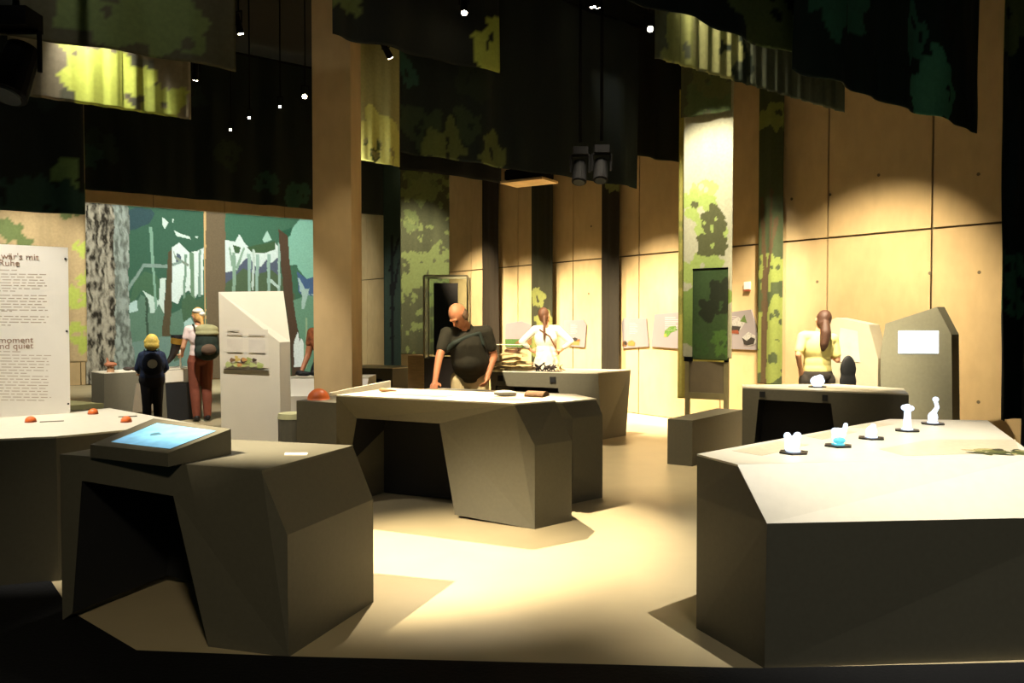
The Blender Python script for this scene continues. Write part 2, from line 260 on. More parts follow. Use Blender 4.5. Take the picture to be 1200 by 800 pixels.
def concrete(name, rgb):
    if name in MATS: return MATS[name]
    m = mat(name, rgb, .85, .10, 1.3, 0)
    nt = m.node_tree; b = nt.nodes['Principled BSDF']
    tc = nt.nodes.new('ShaderNodeTexCoord')
    mp = nt.nodes.new('ShaderNodeMapping'); mp.inputs['Scale'].default_value = (3.5, 3.5, 1.6)
    n2 = nt.nodes.new('ShaderNodeTexNoise'); n2.inputs['Scale'].default_value = 2.5; n2.inputs['Detail'].default_value = 8
    nt.links.new(tc.outputs['Object'], mp.inputs[0]); nt.links.new(mp.outputs[0], n2.inputs['Vector'])
    mx = nt.nodes.new('ShaderNodeMix'); mx.data_type = 'RGBA'; mx.blend_type = 'MULTIPLY'; mx.inputs['Factor'].default_value = .22
    r2 = nt.nodes.new('ShaderNodeValToRGB'); r2.color_ramp.elements[0].position = .35; r2.color_ramp.elements[1].position = .65
    r2.color_ramp.elements[0].color = (.6, .6, .58, 1); r2.color_ramp.elements[1].color = (1, 1, 1, 1)
    nt.links.new(n2.outputs['Fac'], r2.inputs[0])
    old = b.inputs['Base Color'].links[0].from_socket
    nt.links.new(old, mx.inputs['A']); nt.links.new(r2.outputs[0], mx.inputs['B']); nt.links.new(mx.outputs['Result'], b.inputs['Base Color'])
    n3 = nt.nodes.new('ShaderNodeTexNoise'); n3.inputs['Scale'].default_value = 60
    nt.links.new(tc.outputs['Object'], n3.inputs['Vector'])
    bp = nt.nodes.new('ShaderNodeBump'); bp.inputs['Strength'].default_value = .15; bp.inputs['Distance'].default_value = .004
    nt.links.new(n3.outputs['Fac'], bp.inputs['Height']); nt.links.new(bp.outputs[0], b.inputs['Normal'])
    return m

def print_mat(name, trans=.0, rough=.8):
    """cloth or paint whose colour is the print stored on the mesh"""
    if name in MATS: return MATS[name]
    m = bpy.data.materials.new(name); m.use_nodes = True
    nt = m.node_tree; b = nt.nodes['Principled BSDF']
    at = nt.nodes.new('ShaderNodeAttribute'); at.attribute_name = 'print'
    tc = nt.nodes.new('ShaderNodeTexCoord')
    nz = nt.nodes.new('ShaderNodeTexNoise'); nz.inputs['Scale'].default_value = 30; nz.inputs['Detail'].default_value = 4
    nt.links.new(tc.outputs['Object'], nz.inputs['Vector'])
    rp = nt.nodes.new('ShaderNodeValToRGB'); rp.color_ramp.elements[0].color = (.75, .75, .75, 1); rp.color_ramp.elements[1].color = (1.15, 1.15, 1.15, 1)
    nt.links.new(nz.outputs['Fac'], rp.inputs[0])
    mx = nt.nodes.new('ShaderNodeMix'); mx.data_type = 'RGBA'; mx.blend_type = 'MULTIPLY'; mx.inputs['Factor'].default_value = 1
    nt.links.new(at.outputs['Color'], mx.inputs['A']); nt.links.new(rp.outputs[0], mx.inputs['B'])
    nt.links.new(mx.outputs['Result'], b.inputs['Base Color'])
    b.inputs['Roughness'].default_value = rough
    b.inputs['Specular IOR Level'].default_value = .15
    MATS[name] = m
    return m

def mesh_obj(name, verts, faces, m, parent=None, smooth=False):
    me = bpy.data.meshes.new(name)
    me.from_pydata([tuple(v) for v in verts], [], faces)
    bm = bmesh.new(); bm.from_mesh(me); bmesh.ops.recalc_face_normals(bm, faces=bm.faces); bm.to_mesh(me); bm.free()
    if m: me.materials.append(m)
    if smooth:
        for p in me.polygons: p.use_smooth = True
    o = bpy.data.objects.new(name, me); COL.objects.link(o)
    if parent: o.parent = parent; o.matrix_parent_inverse = parent.matrix_world.inverted()
    return o

def bm_obj(name, bm, m, parent=None, smooth=False, recalc=True):
    if recalc: bmesh.ops.recalc_face_normals(bm, faces=bm.faces)
    me = bpy.data.meshes.new(name); bm.to_mesh(me); bm.free()
    if m: me.materials.append(m)
    if smooth:
        for p in me.polygons: p.use_smooth = True
    o = bpy.data.objects.new(name, me); COL.objects.link(o)
    if parent: o.parent = parent; o.matrix_parent_inverse = parent.matrix_world.inverted()
    return o

def tag(o, label, cat, group=None):
    o['label'] = label; o['category'] = cat
    if group: o['group'] = group
    return o

def thing(name, label, cat, loc=(0, 0, 0), rz=0, group=None):
    o = bpy.data.objects.new(name, None); o.empty_display_size = .1
    o.matrix_world = Matrix.Translation(loc) @ Matrix.Rotation(rz, 4, 'Z')
    COL.objects.link(o)
    return tag(o, label, cat, group)

def struct(o):
    o['kind'] = 'structure'; return o

def rings_obj(name, rings, m, parent=None, opening=None, cap_bottom=False, bevel=0):
    """faceted body through rings of points; opening = (side, [bottom left, top left, top right, bottom right], depth, lining material)"""
    n = len(rings[0]); verts = [p for r_ in rings for p in r_]; faces = []
    for i in range(n):
        j = (i + 1) % n
        if opening and opening[0] == i:
            base = len(verts); verts += list(opening[1])
            loop = [i, base, base + 1, base + 2, base + 3, j] + [k * n + j for k in range(1, len(rings))] + [k * n + i for k in range(len(rings) - 1, 0, -1)]
            faces.append(loop)
        else:
            for k in range(len(rings) - 1):
                faces.append([k * n + i, k * n + j, (k + 1) * n + j, (k + 1) * n + i])
    faces.append([(len(rings) - 1) * n + i for i in range(n)])
    if cap_bottom: faces.append([i for i in range(n)][::-1])
    o = mesh_obj(name, verts, faces, m, parent)
    if opening:
        a, b_, c, d = [Vector(p) for p in opening[1]]
        inw = Vector(opening[2])
        q = [a, b_, c, d, a + inw, b_ + inw, c + inw, d + inw]
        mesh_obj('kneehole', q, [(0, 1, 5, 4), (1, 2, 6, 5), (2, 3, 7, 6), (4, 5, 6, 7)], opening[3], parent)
    return o

def child(root, name):
    return [c for c in root.children if c.name.split('.')[0] == name][-1]

def slab(name, poly, z0, z1, m, parent=None):
    n = len(poly)
    v = [(p[0], p[1], z0) for p in poly] + [(p[0], p[1], z1) for p in poly]
    f = [tuple(range(n))[::-1], tuple(range(n, 2 * n))] + [(i, (i + 1) % n, n + (i + 1) % n, n + i) for i in range(n)]
    return mesh_obj(name, v, f, m, parent)

def inset(poly, d):
    c = Vector((sum(p[0] for p in poly) / len(poly), sum(p[1] for p in poly) / len(poly)))
    return [tuple(c + (Vector(p[:2]) - c) * (1 - d / max(.01, (Vector(p[:2]) - c).length))) for p in poly]

def plate(name, pts, normal, thick, m, parent=None):
    """flat polygon in space given thickness against its normal"""
    nv = Vector((*normal, 0)[:3]).normalized() if len(normal) == 2 else Vector(normal).normalized()
    n = len(pts)
    v = [Vector(p) for p in pts] + [Vector(p) - nv * thick for p in pts]
    f = [tuple(range(n)), tuple(range(n, 2 * n))[::-1]] + [(i, n + i, n + (i + 1) % n, (i + 1) % n) for i in range(n)]
    return mesh_obj(name, v, f, m, parent)

def box(name, c, s, m, parent=None, rz=0., bevel=0.):
    bm = bmesh.new(); bmesh.ops.create_cube(bm, size=1)
    bmesh.ops.scale(bm, vec=s, verts=bm.verts)
    if bevel: bmesh.ops.bevel(bm, geom=bm.edges[:], offset=bevel, segments=2, affect='EDGES')
    bmesh.ops.rotate(bm, cent=(0, 0, 0), matrix=Matrix.Rotation(rz, 3, 'Z'), verts=bm.verts)
    bmesh.ops.translate(bm, vec=c, verts=bm.verts)
    return bm_obj(name, bm, m, parent)

def cyl(bm, p0, p1, r0, r1=None, seg=12):
    p0, p1 = Vector(p0), Vector(p1); r1 = r0 if r1 is None else r1
    d = p1 - p0
    g = bmesh.ops.create_cone(bm, cap_ends=True, segments=seg, radius1=r0, radius2=r1, depth=d.length)
    M = Matrix.Translation((p0 + p1) / 2) @ d.to_track_quat('Z', 'Y').to_matrix().to_4x4()
    bmesh.ops.transform(bm, matrix=M, verts=g['verts'])

def tube(name, pts, r, m, parent=None, seg=10, r1=None):
    bm = bmesh.new()
    for i in range(len(pts) - 1):
        ra = r if r1 is None else r + (r1 - r) * i / (len(pts) - 1); rb = r if r1 is None else r + (r1 - r) * (i + 1) / (len(pts) - 1)
        cyl(bm, pts[i], pts[i + 1], ra, rb, seg)
    return bm_obj(name, bm, m, parent, True)

def blob(name, prims, m, voxel=.01, smooth=4, parent=None, loc=(0, 0, 0), rz=0., factor=.5):
    """one continuous skin over round limbs: ('c', p0, r0, p1, r1) tapering limb, ('e', centre, radii, euler) ellipsoid"""
    bm = bmesh.new()
    for p in prims:
        if p[0] == 'c':
            _, a, ra, b, rb = p
            t = bmesh.new()
            for q, rr in ((a, ra), (b, rb)):
                bmesh.ops.create_icosphere(t, subdivisions=2, radius=rr, matrix=Matrix.Translation(q))
            h = bmesh.ops.convex_hull(t, input=t.verts)
            bmesh.ops.delete(t, geom=list({g for g in h['geom_interior'] + h['geom_unused'] if isinstance(g, bmesh.types.BMVert)}), context='VERTS')
        else:
            t = bmesh.new()
            M = Matrix.Translation(p[1]) @ (Euler(p[3]).to_matrix().to_4x4() if len(p) > 3 else Matrix()) @ Matrix.Diagonal((*p[2], 1))
            bmesh.ops.create_icosphere(t, subdivisions=3, radius=1, matrix=M)
        tm = bpy.data.meshes.new('t'); t.to_mesh(tm); t.free(); bm.from_mesh(tm); bpy.data.meshes.remove(tm)
    me = bpy.data.meshes.new(name); bm.to_mesh(me); bm.free()
    tmp = bpy.data.objects.new('tmp', me); COL.objects.link(tmp)
    md = tmp.modifiers.new('r', 'REMESH'); md.mode = 'VOXEL'; md.voxel_size = voxel
    if smooth:
        ms = tmp.modifiers.new('s', 'SMOOTH'); ms.factor = factor; ms.iterations = smooth
    dg = bpy.context.evaluated_depsgraph_get()
    out = bpy.data.meshes.new_from_object(tmp.evaluated_get(dg)); out.name = name
    bpy.data.objects.remove(tmp); bpy.data.meshes.remove(me)
    out.materials.clear(); out.materials.append(m)
    for p in out.polygons: p.use_smooth = True
    out.transform(Matrix.Translation(loc) @ Matrix.Rotation(rz, 4, 'Z'))
    o = bpy.data.objects.new(name, out); COL.objects.link(o)
    if parent: o.parent = parent; o.matrix_parent_inverse = parent.matrix_world.inverted()
    return o

# ---- printing on grids
def inside(px_, py_, poly):
    r_ = np.zeros(px_.shape, bool); n = len(poly); j = n - 1
    for i in range(n):
        xi, yi = poly[i]; xj, yj = poly[j]
        if yi != yj:
            c = ((yi > py_) != (yj > py_)) & (px_ < (xj - xi) * (py_ - yi) / (yj - yi) + xi)
            r_ ^= c
        j = i
    return r_

def vnoise(x, y, seed):
    rs = np.random.RandomState(seed); g = rs.rand(64, 64)
    xi = np.floor(x).astype(int); yi = np.floor(y).astype(int); fx = x - xi; fy = y - yi
    fx = fx * fx * (3 - 2 * fx); fy = fy * fy * (3 - 2 * fy)
    a = g[xi % 64, yi % 64]; b = g[(xi + 1) % 64, yi % 64]; c = g[xi % 64, (yi + 1) % 64]; d = g[(xi + 1) % 64, (yi + 1) % 64]
    return (a * (1 - fx) + b * fx) * (1 - fy) + (c * (1 - fx) + d * fx) * fy

def fbm(x, y, seed, octv=4):
    s = 0; a = .5
    for k in range(octv): s = s + a * vnoise(x * 2 ** k, y * 2 ** k, seed + k); a *= .5
    return s

def leaf_mask(u, v, cu, cv, size, seed):
    """ragged cluster of lobed leaves"""
    rs = np.random.RandomState(seed); m = np.zeros(u.shape, bool)
    for k in range(5):
        a = rs.rand() * 6.28; d = size * .55 * rs.rand() ** .5 if k else 0
        x = u - cu - d * math.cos(a); y = v - cv - d * math.sin(a)
        th = np.arctan2(y, x) + rs.rand() * 6.28; rr = np.hypot(x, y)
        lob = size * (.36 + .22 * rs.rand()) * (1 + .20 * np.cos(3 * th) + .16 * np.cos(5 * th + 1) + .05 * np.cos(9 * th))
        m |= rr < lob
    for k in range(3):
        a = rs.rand() * 6.28; d = size * .35 * rs.rand(); s = size * (.06 + .06 * rs.rand())
        m &= ~(((u - cu - d * math.cos(a)) / s) ** 2 + ((v - cv - d * math.sin(a)) / (s * 1.5)) ** 2 < 1)
    return m

def grid_obj(name, origin, udir, ulen, z0, z1, colour_fn, m, parent=None, step=.02, fold=None, normal=None, thick=0.):
    nu = max(2, int(ulen / step)); nv = max(2, int((z1 - z0) / step))
    us = np.linspace(0, ulen, nu + 1); vs = np.linspace(z0, z1, nv + 1)
    U, V = np.meshgrid(us, vs)
    off = fold(U, V) if fold else np.zeros(U.shape)
    X = origin[0] + udir[0] * U + normal[0] * off; Yy = origin[1] + udir[1] * U + normal[1] * off
    co = np.stack([X, Yy, V], -1).reshape(-1, 3)
    idx = np.arange((nu + 1) * (nv + 1)).reshape(nv + 1, nu + 1)
    f = np.stack([idx[:-1, :-1], idx[:-1, 1:], idx[1:, 1:], idx[1:, :-1]], -1).reshape(-1, 4)
    me = bpy.data.meshes.new(name)
    me.vertices.add(len(co)); me.vertices.foreach_set('co', co.ravel())
    me.loops.add(f.size); me.loops.foreach_set('vertex_index', f.ravel().astype(np.int32))
    me.polygons.add(len(f)); me.polygons.foreach_set('loop_start', (np.arange(len(f)) * 4).astype(np.int32))
    me.update(calc_edges=True); me.validate()
    rgb = colour_fn(U, V).reshape(-1, 3)
    at = me.attributes.new('print', 'FLOAT_COLOR', 'POINT')
    at.data.foreach_set('color', np.concatenate([rgb, np.ones((len(rgb), 1))], 1).astype(np.float32).ravel())
    for p in me.polygons: p.use_smooth = True
    me.materials.append(m)
    o = bpy.data.objects.new(name, me); COL.objects.link(o)
    if thick:
        sd = o.modifiers.new('thickness', 'SOLIDIFY'); sd.thickness = thick
    if parent: o.parent = parent; o.matrix_parent_inverse = parent.matrix_world.inverted()
    return o

# ---------------------------------------------------------------- materials
grey = mat('grey laminate', (92, 88, 73), .55, .05, 40, .02)
greyA = grey
top_white = mat('pale laminate', (205, 197, 176), .42, .03, 20)
lining = mat('kneehole shade black', (20, 21, 22), .8)  # darkness of the unlit recess put into the colour
black = mat('matt black', (18, 19, 20), .6)
black_metal = mat('black lacquered metal', (9, 9, 10), .8, .1, 30, spec=.06)
conc = concrete('board-marked concrete', (170, 145, 102))
conc_joint = mat('concrete joint', (92, 80, 56), .9)
white_paint = mat('warm white paint', (214, 206, 186), .6, .03, 6)
lens_mat = mat('glowing lens', (255, 236, 200), .3, 0, 5, emit=45)
wood_mat = mat('pale wood', (196, 164, 112), .6, .15, 12, stretch=(1, 1, 8))
cloth_print = print_mat('printed cloth')
wall_print = print_mat('picture on concrete', rough=.9)
glass = mat('clear acrylic', (238, 244, 240), .04, 0, 5, trans=1.0)
glass.node_tree.nodes['Principled BSDF'].inputs['IOR'].default_value = 1.12

# ---------------------------------------------------------------- shell
corner = Vector(C['corner']); db = Vector(C['db']); dm = Vector(C['dm']); nb = Vector(C['nb']); nm = Vector(C['nm'])
ZC = 6.4
def wb(s, z, off=0.):   # point on the back wall
    p = corner + db * s + nb * off
    return (p.x, p.y, z)
def wm(s, z, off=0.):   # point on the left wall
    p = corner - dm * s + nm * off
    return (p.x, p.y, z)

floor_m = mat('beige linoleum', (178, 162, 126), .38, .05, 3.0, .03)
bmf = bmesh.new()
vs_ = [bmf.verts.new(p) for p in ((-16, -4, 0), (9, -4, 0), (9, 26, 0), (-16, 26, 0))]
bmf.faces.new(vs_)
struct(bm_obj('floor', bmf, floor_m, recalc=False))
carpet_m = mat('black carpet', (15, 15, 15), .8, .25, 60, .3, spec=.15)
cp = [(-7, 4.9), (-2.72, 4.66), (-2.33, 4.17), (-1.754, 3.679), (-1.0, 3.61), (1.08, 3.487), (2.31, 3.55), (8, 3.9), (8, -3.5), (-7, -3.5)]  # left edge stretched over bare floor that is only unlit
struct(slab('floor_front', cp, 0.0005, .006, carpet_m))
struct(box('ceiling', (-3, 11, ZC + .1), (26, 31, .2), mat('black ceiling', (14, 16, 16), .9)))
# back wall: backing + formwork panels with open joints
wall_back = struct(plate('wall_back', [wb(-.1, 0, -.03), wb(21, 0, -.03), wb(21, ZC, -.03), wb(-.1, ZC, -.03)], nb, .2, conc_joint))
vs2 = [0, 1.8, 3.5, 5.15] + C['vseams'][:2] + [10.15, 11.8] + C['vseams'][2:] + [18.1, 19.6, 21]
zs2 = [0, 2.595, 5.19, ZC]
for i in range(len(vs2) - 1):
    for k in range(3):
        g = .012
        plate('concrete_panel', [wb(vs2[i] + g, zs2[k] + g), wb(vs2[i + 1] - g, zs2[k] + g), wb(vs2[i + 1] - g, zs2[k + 1] - g), wb(vs2[i] + g, zs2[k + 1] - g)], nb, .035, conc, wall_back)
for s, z in C['holes']:
    bm = bmesh.new(); p = Vector(wb(s, z, .001)); cyl(bm, p, p + Vector((nb.x, nb.y, 0)) * .003, .02, seg=8)
    bm_obj('tie_hole', bm, conc_joint, wall_back)
wall_left = struct(plate('wall_left', [wm(-.1, 0, -.03), wm(14, 0, -.03), wm(14, ZC, -.03), wm(-.1, ZC, -.03)], nm, .2, conc_joint))
vs3 = [0, 1.55, 3.15, 4.86, 6.5, 8.1, 9.7, 11.3, 14]
for i in range(len(vs3) - 1):
    for k in range(3):
        g = .009
        plate('concrete_panel', [wm(vs3[i] + g, zs2[k] + g), wm(vs3[i + 1] - g, zs2[k] + g), wm(vs3[i + 1] - g, zs2[k + 1] - g), wm(vs3[i] + g, zs2[k + 1] - g)], nm, .035, conc, wall_left)

# ---------------------------------------------------------------- forest picture on the left wall, projected light painted as mesh colour
def paint(polys, base):
    def fn(U, V):
        S = U
        col = np.zeros((*U.shape, 3)); col[:] = lin(base)
        wob = (fbm(S * 3, V * 3, 5) - .5) * .06
        for c, poly in polys:
            mk = inside(S + wob, V + wob * .6, poly)
            cc = np.array(lin(c)); col[mk] = (cc * .72 + cc.mean() * .28) * .86
        for key, (ca, cb), seed in (('bark2', ((88, 94, 86), (140, 150, 142)), 31), ('bark1', ((40, 36, 28), (158, 152, 134)), 11)):
            mk = inside(S + (fbm(S * 2, V * 3, 3) - .5) * .12, V, C[key])
            if mk.any():
                n = fbm(S * 20 + 3.0 * fbm(S * 4, V * 4, seed + 5), V * 6.0, seed, 4)
                n = np.clip((n - .30) * 3.0, 0, 1)[..., None]
                bk = np.array(lin(ca)) * (1 - n) + np.array(lin(cb)) * n
                col[mk] = bk[mk]
        return col * (.93 + .14 * fbm(S * 30, V * 30, 9)[..., None])
    return fn
ms_ = C['mural_span']
for nm_, a, b_, base, lab in (('mural_left', ms_[1], ms_[0], (48, 98, 74), 'green forest picture on the left wall with a thick bark trunk at its edge'),
                              ('mural_right', ms_[3], ms_[2], (52, 108, 80), 'green forest picture on the left wall with a leaning brown trunk and pale sky')):
    s0, s1 = a[0], b_[0]
    zt = (a[1] + b_[1]) / 2
    fn = paint(C[nm_], base)
    o = grid_obj('forest_picture', Vector(wm(s0, 0)), (-dm.x, -dm.y), s1 - s0, .02, zt, lambda U, V, fn=fn, s0=s0: fn(U + s0, V), wall_print, step=.018, normal=(nm.x, nm.y), fold=lambda U, V: U * 0 + .015, thick=.006)
    tag(o, lab, 'mural')

# ---------------------------------------------------------------- hanging printed cloths
BASE, MID, LEAF, TEAL, BROWN = (62, 60, 46), (84, 96, 56), (146, 158, 72), (58, 104, 82), (86, 70, 48)
def cloth_print_fn(ulen, z0, z1, seed, leaves, base=BASE, fill=6, fill_cols=(MID, TEAL), streak=.35, extra=None):
    def fn(U, V):
        col = np.zeros((*U.shape, 3)); col[:] = lin(base)
        st = fbm(U * 5, V * .4, seed)[..., None]
        col *= (1 - streak) + 2 * streak * st
        rs = np.random.RandomState(seed)
        wx = (fbm(U * 5, V * 5, seed + 2, 3) - .5) * .14; wy = (fbm(U * 5, V * 5, seed + 3, 3) - .5) * .14
        for k in range(fill):
            mk = leaf_mask(U + wx, V + wy, rs.rand() * ulen, z0 + rs.rand() * (z1 - z0), .2 + .25 * rs.rand(), seed * 10 + k)
            col[mk] = lin(fill_cols[k % len(fill_cols)])
        for k, (lu, lv, s, c) in enumerate(leaves):
            mk = leaf_mask(U + wx, V + wy, lu * ulen, z0 + lv * (z1 - z0) if lv <= 1 else lv, s, seed * 7 + k)
            col[mk] = lin(c)
        if extra: extra(U, V, col)
        return col
    return fn

def cloth(name, label, p0, p1, z0, z1, leaves, seed, base=BASE, fill=6, fill_cols=(MID, TEAL), amp=.03, freq=5., step=.022, cat='hanging cloth', extra=None, rail=True, streak=.35):
    p0 = Vector(p0[:2]); p1 = Vector(p1[:2]); d = p1 - p0; L = d.length; d /= L; n = Vector((d.y, -d.x))
    if n.y > 0: n = -n
    root = thing(name, label, cat, (p0.x, p0.y, z0))
    def fold(U, V):
        w = np.clip(1.15 - .5 * (V - z0) / max(.5, z1 - z0), .4, 1.2)
        return amp * w * (np.sin(U * freq + 1.3 * fbm(U * 1.2, V * .3, seed) * 6) + .5 * np.sin(U * freq * 2.3 + seed + 2 * fbm(U * 2, V * .4, seed + 1)))
    grid_obj('cloth', p0, d, L, z0, z1, cloth_print_fn(L, z0, z1, seed, leaves, base, fill, fill_cols, streak, extra), cloth_print, root, step, fold, n, .004)
    hem = []
    if rail:
        a = Vector((p0.x, p0.y, z1)); b_ = Vector((p1.x, p1.y, z1))
        tube('rail', [a, b_], .022, black_metal, root)
        for q in (a.lerp(b_, .08), a.lerp(b_, .92)):
            tube('hanger', [q, Vector((q.x, q.y, ZC + .01))], .006, black_metal, root, 6)
    return root

B_ = C['ban']
cloth('pelmet_cloth', 'dark printed cloth with green leaf patches hanging at top left corner', B_['n1'][0], B_['n1'][1], 3.3, 4.5,
      [(.46, .55, .34, MID), (.55, .25, .42, MID), (.66, .6, .3, MID), (.75, .15, .3, MID), (.60, .85, .4, MID), (.88, .5, .25, BASE)], 3, base=(64, 62, 46), fill=3, fill_cols=((30, 32, 28),))
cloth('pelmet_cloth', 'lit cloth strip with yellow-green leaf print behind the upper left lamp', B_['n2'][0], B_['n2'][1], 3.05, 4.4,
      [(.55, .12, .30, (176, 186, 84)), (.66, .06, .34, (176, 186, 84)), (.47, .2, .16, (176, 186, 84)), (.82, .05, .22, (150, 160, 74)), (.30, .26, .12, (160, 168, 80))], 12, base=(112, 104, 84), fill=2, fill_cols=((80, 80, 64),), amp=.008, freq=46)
cloth('pelmet_cloth', 'long black-green cloth hanging across above the forest picture', B_['mid_pelmet'][0], B_['mid_pelmet'][1], 3.6, 6.2,
      [(.62, .1, .35, (36, 66, 56)), (.52, .15, .25, (34, 60, 50)), (.4, .3, .3, (34, 44, 32))], 21, base=(20, 27, 25), fill=3, step=.035, fill_cols=((28, 38, 32), (30, 52, 44)))
cloth('pelmet_cloth', 'dark cloth with branch and leaf print over the middle of the hall', B_['b5a'][0], B_['b5a'][1], 3.2, 5.2,
      [(.06, .12, .3, (44, 56, 38)), (.17, .06, .34, (78, 86, 46)), (.24, .2, .2, (44, 56, 38)), (.33, .05, .25, (84, 92, 50)), (.02, .4, .2, (40, 70, 58))], 33, base=(26, 31, 28), fill=1, fill_cols=((34, 42, 32),), step=.026)
cloth('pelmet_cloth', 'plain dark cloth hanging behind and left of the big lit banner', B_['b5b'][0], B_['b5b'][1], 3.9, 6.2, [(.55, .42, .4, MID)], 41, base=(28, 31, 25), fill=2, step=.035)
cloth('pelmet_cloth', 'short black cloth seen under the leaf cloth left of the projector', B_['b5c'][0], B_['b5c'][1], 3.5, 5.5, [], 47, base=(24, 26, 24), fill=1, step=.04)
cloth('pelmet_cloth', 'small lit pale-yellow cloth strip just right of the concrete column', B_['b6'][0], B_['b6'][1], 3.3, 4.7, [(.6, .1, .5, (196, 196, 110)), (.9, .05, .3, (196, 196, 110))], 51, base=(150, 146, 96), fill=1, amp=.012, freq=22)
cloth('pelmet_cloth', 'high black cloth with an olive leaf hanging in front of the column top', B_['b9'][0], B_['b9'][1], 4.15, 6.2, [(.92, .12, .34, LEAF), (.98, .02, .25, LEAF)], 57, base=(28, 31, 28), fill=2, step=.035)
cloth('pelmet_cloth', 'black upper cloth in front of the lit strip at upper right', B_['r0'][0], B_['r0'][1], 3.4, 5.0, [(.4, .2, .2, TEAL), (.8, .5, .4, TEAL)], 61, base=(26, 32, 28), fill=2)
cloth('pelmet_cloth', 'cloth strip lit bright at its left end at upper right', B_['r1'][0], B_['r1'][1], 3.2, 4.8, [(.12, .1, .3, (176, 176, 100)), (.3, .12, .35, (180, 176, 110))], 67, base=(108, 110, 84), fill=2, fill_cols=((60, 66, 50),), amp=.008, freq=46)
cloth('pelmet_cloth', 'dark green cloth with a teal leaf, hanging rightmost over the right wall', B_['r2'][0], B_['r2'][1], 3.2, 5.0, [(.74, .12, .4, (84, 150, 118)), (.66, .05, .3, (84, 150, 118)), (.6, .35, .3, (70, 120, 98))], 71, base=(30, 40, 34), fill=3, fill_cols=(TEAL, (26, 30, 28)))
cloth('pelmet_cloth', 'dark cloth with one green leaf hanging before the pale drape at far left', B_['left_dark'][0], B_['left_dark'][1], 2.5, 4.8, [(.88, 2.78, .17, (84, 110, 68)), (.3, 2.55, .35, (34, 56, 50)), (.7, 2.55, .3, (34, 56, 50))], 73, base=(22, 27, 26), fill=1, fill_cols=((30, 40, 36),), step=.03)
wb0, wb1 = [Vector(p) for p in C['white_ban']]
wn = Vector(((wb1 - wb0).y, -(wb1 - wb0).x, 0)).normalized() * .10
cloth('valance', 'short olive cloth hanging over the top of the big lit banner', wb0 + wn, wb1 + wn, 4.06, 4.9, [(.6, .5, .3, (92, 96, 54))], 75, base=(74, 74, 48), fill=1, amp=.012, freq=16, step=.016)

cloth('drape', 'pale green and brown printed drape behind the white text panel', C['drape_left'][0], C['drape_left'][1], .93, 5.8,
      [(.97, 2.62, .16, LEAF), (.98, 2.2, .14, LEAF), (.95, 1.85, .22, LEAF), (.93, 1.3, .25, LEAF), (.3, 2.5, .5, MID), (.93, 3.3, .35, MID), (.1, 3.6, .5, (70, 84, 60)), (.5, 3.5, .5, (60, 70, 52))], 77, base=(150, 132, 96), fill=3, fill_cols=((120, 120, 76), (138, 112, 80)), step=.03, amp=.04)
def clusters(U, V, col):
    mk = (fbm(U * 9, V * 9, 83) + .35 * np.exp(-((V - 2.2) / .55) ** 2) + .25 * np.exp(-((V - 3.6) / .3) ** 2)) > .68
    col[mk] = lin((126, 134, 76))
cloth('banner', 'tall olive banner with pale leaf clusters behind the glass showcase', C['ban470'][0], C['ban470'][1], 1.0, 4.6, [(.4, 3.6, .3, (112, 120, 70)), (.2, 3.1, .2, (112, 120, 70))], 81, base=(92, 92, 60), fill=0, step=.018, amp=.015, extra=clusters)
def tree_lines(segs, c):
    def fn(U, V, col):
        for (a, b_, w) in segs:
            ax, ay = a; bx, by = b_
            t = np.clip(((U - ax) * (bx - ax) + (V - ay) * (by - ay)) / ((bx - ax) ** 2 + (by - ay) ** 2), 0, 1)
            d = np.hypot(U - ax - t * (bx - ax), V - ay - t * (by - ay)) + (fbm(U * 8, V * 8, 4) - .5) * .03
            col[d < w] = lin(c)
    return fn
cloth('drape', 'narrow dark teal drape with thin branch print right of the column', C['ban450'][0], C['ban450'][1], .7, 4.8, [], 87, base=(40, 54, 46), fill=1, amp=.012, extra=tree_lines([((.15, .7), (.15, 3.0), .03), ((.15, 1.9), (.28, 2.6), .02), ((.1, 2.4), (.28, 3.0), .015)], (16, 18, 18)))
strip_labels = ['narrow dark brown drape on the back wall, first right of the bald man', 'narrow drape with olive leaves behind the woman in white', 'narrow dark drape between the third and fourth wall bay, leaf print at its foot', 'narrow drape printed with a brown tree on yellow-green, left of the bright wall']
for k, (s0, s1, zb, off) in enumerate(C['strips']):
    a = wb(s0, 0, off); b_ = wb(s1, 0, off)
    lv = [[], [(.3, 1.9, .3, (92, 94, 46)), (.6, 1.4, .35, (92, 94, 46)), (.3, 1.1, .3, (92, 94, 46))], [(.5, 1.0, .35, (92, 96, 50)), (.4, .75, .3, (92, 96, 50)), (.7, .7, .25, (92, 96, 50))],
          [(.6, 2.2, .3, (104, 112, 54)), (.7, 1.6, .35, (104, 112, 54)), (.6, 1.1, .4, (104, 112, 54)), (.8, .8, .3, (104, 112, 54)), (.3, 1.3, .25, (104, 112, 54))]][k]
    ex = tree_lines([((.1, .6), (.12, 2.1), .05), ((.12, 2.1), (.05, 3.2), .03), ((.12, 2.0), (.3, 2.9), .025), ((.2, 2.5), (.22, 3.3), .02)], (70, 56, 36)) if k == 3 else None
    cloth('drape', strip_labels[k], a, b_, zb if k != 0 else .6, 5.2, lv, 91 + k, base=[(36, 29, 19), (38, 37, 22), (33, 28, 19), (56, 63, 38)][k], fill=0, amp=.012, freq=14, extra=ex, step=.016)
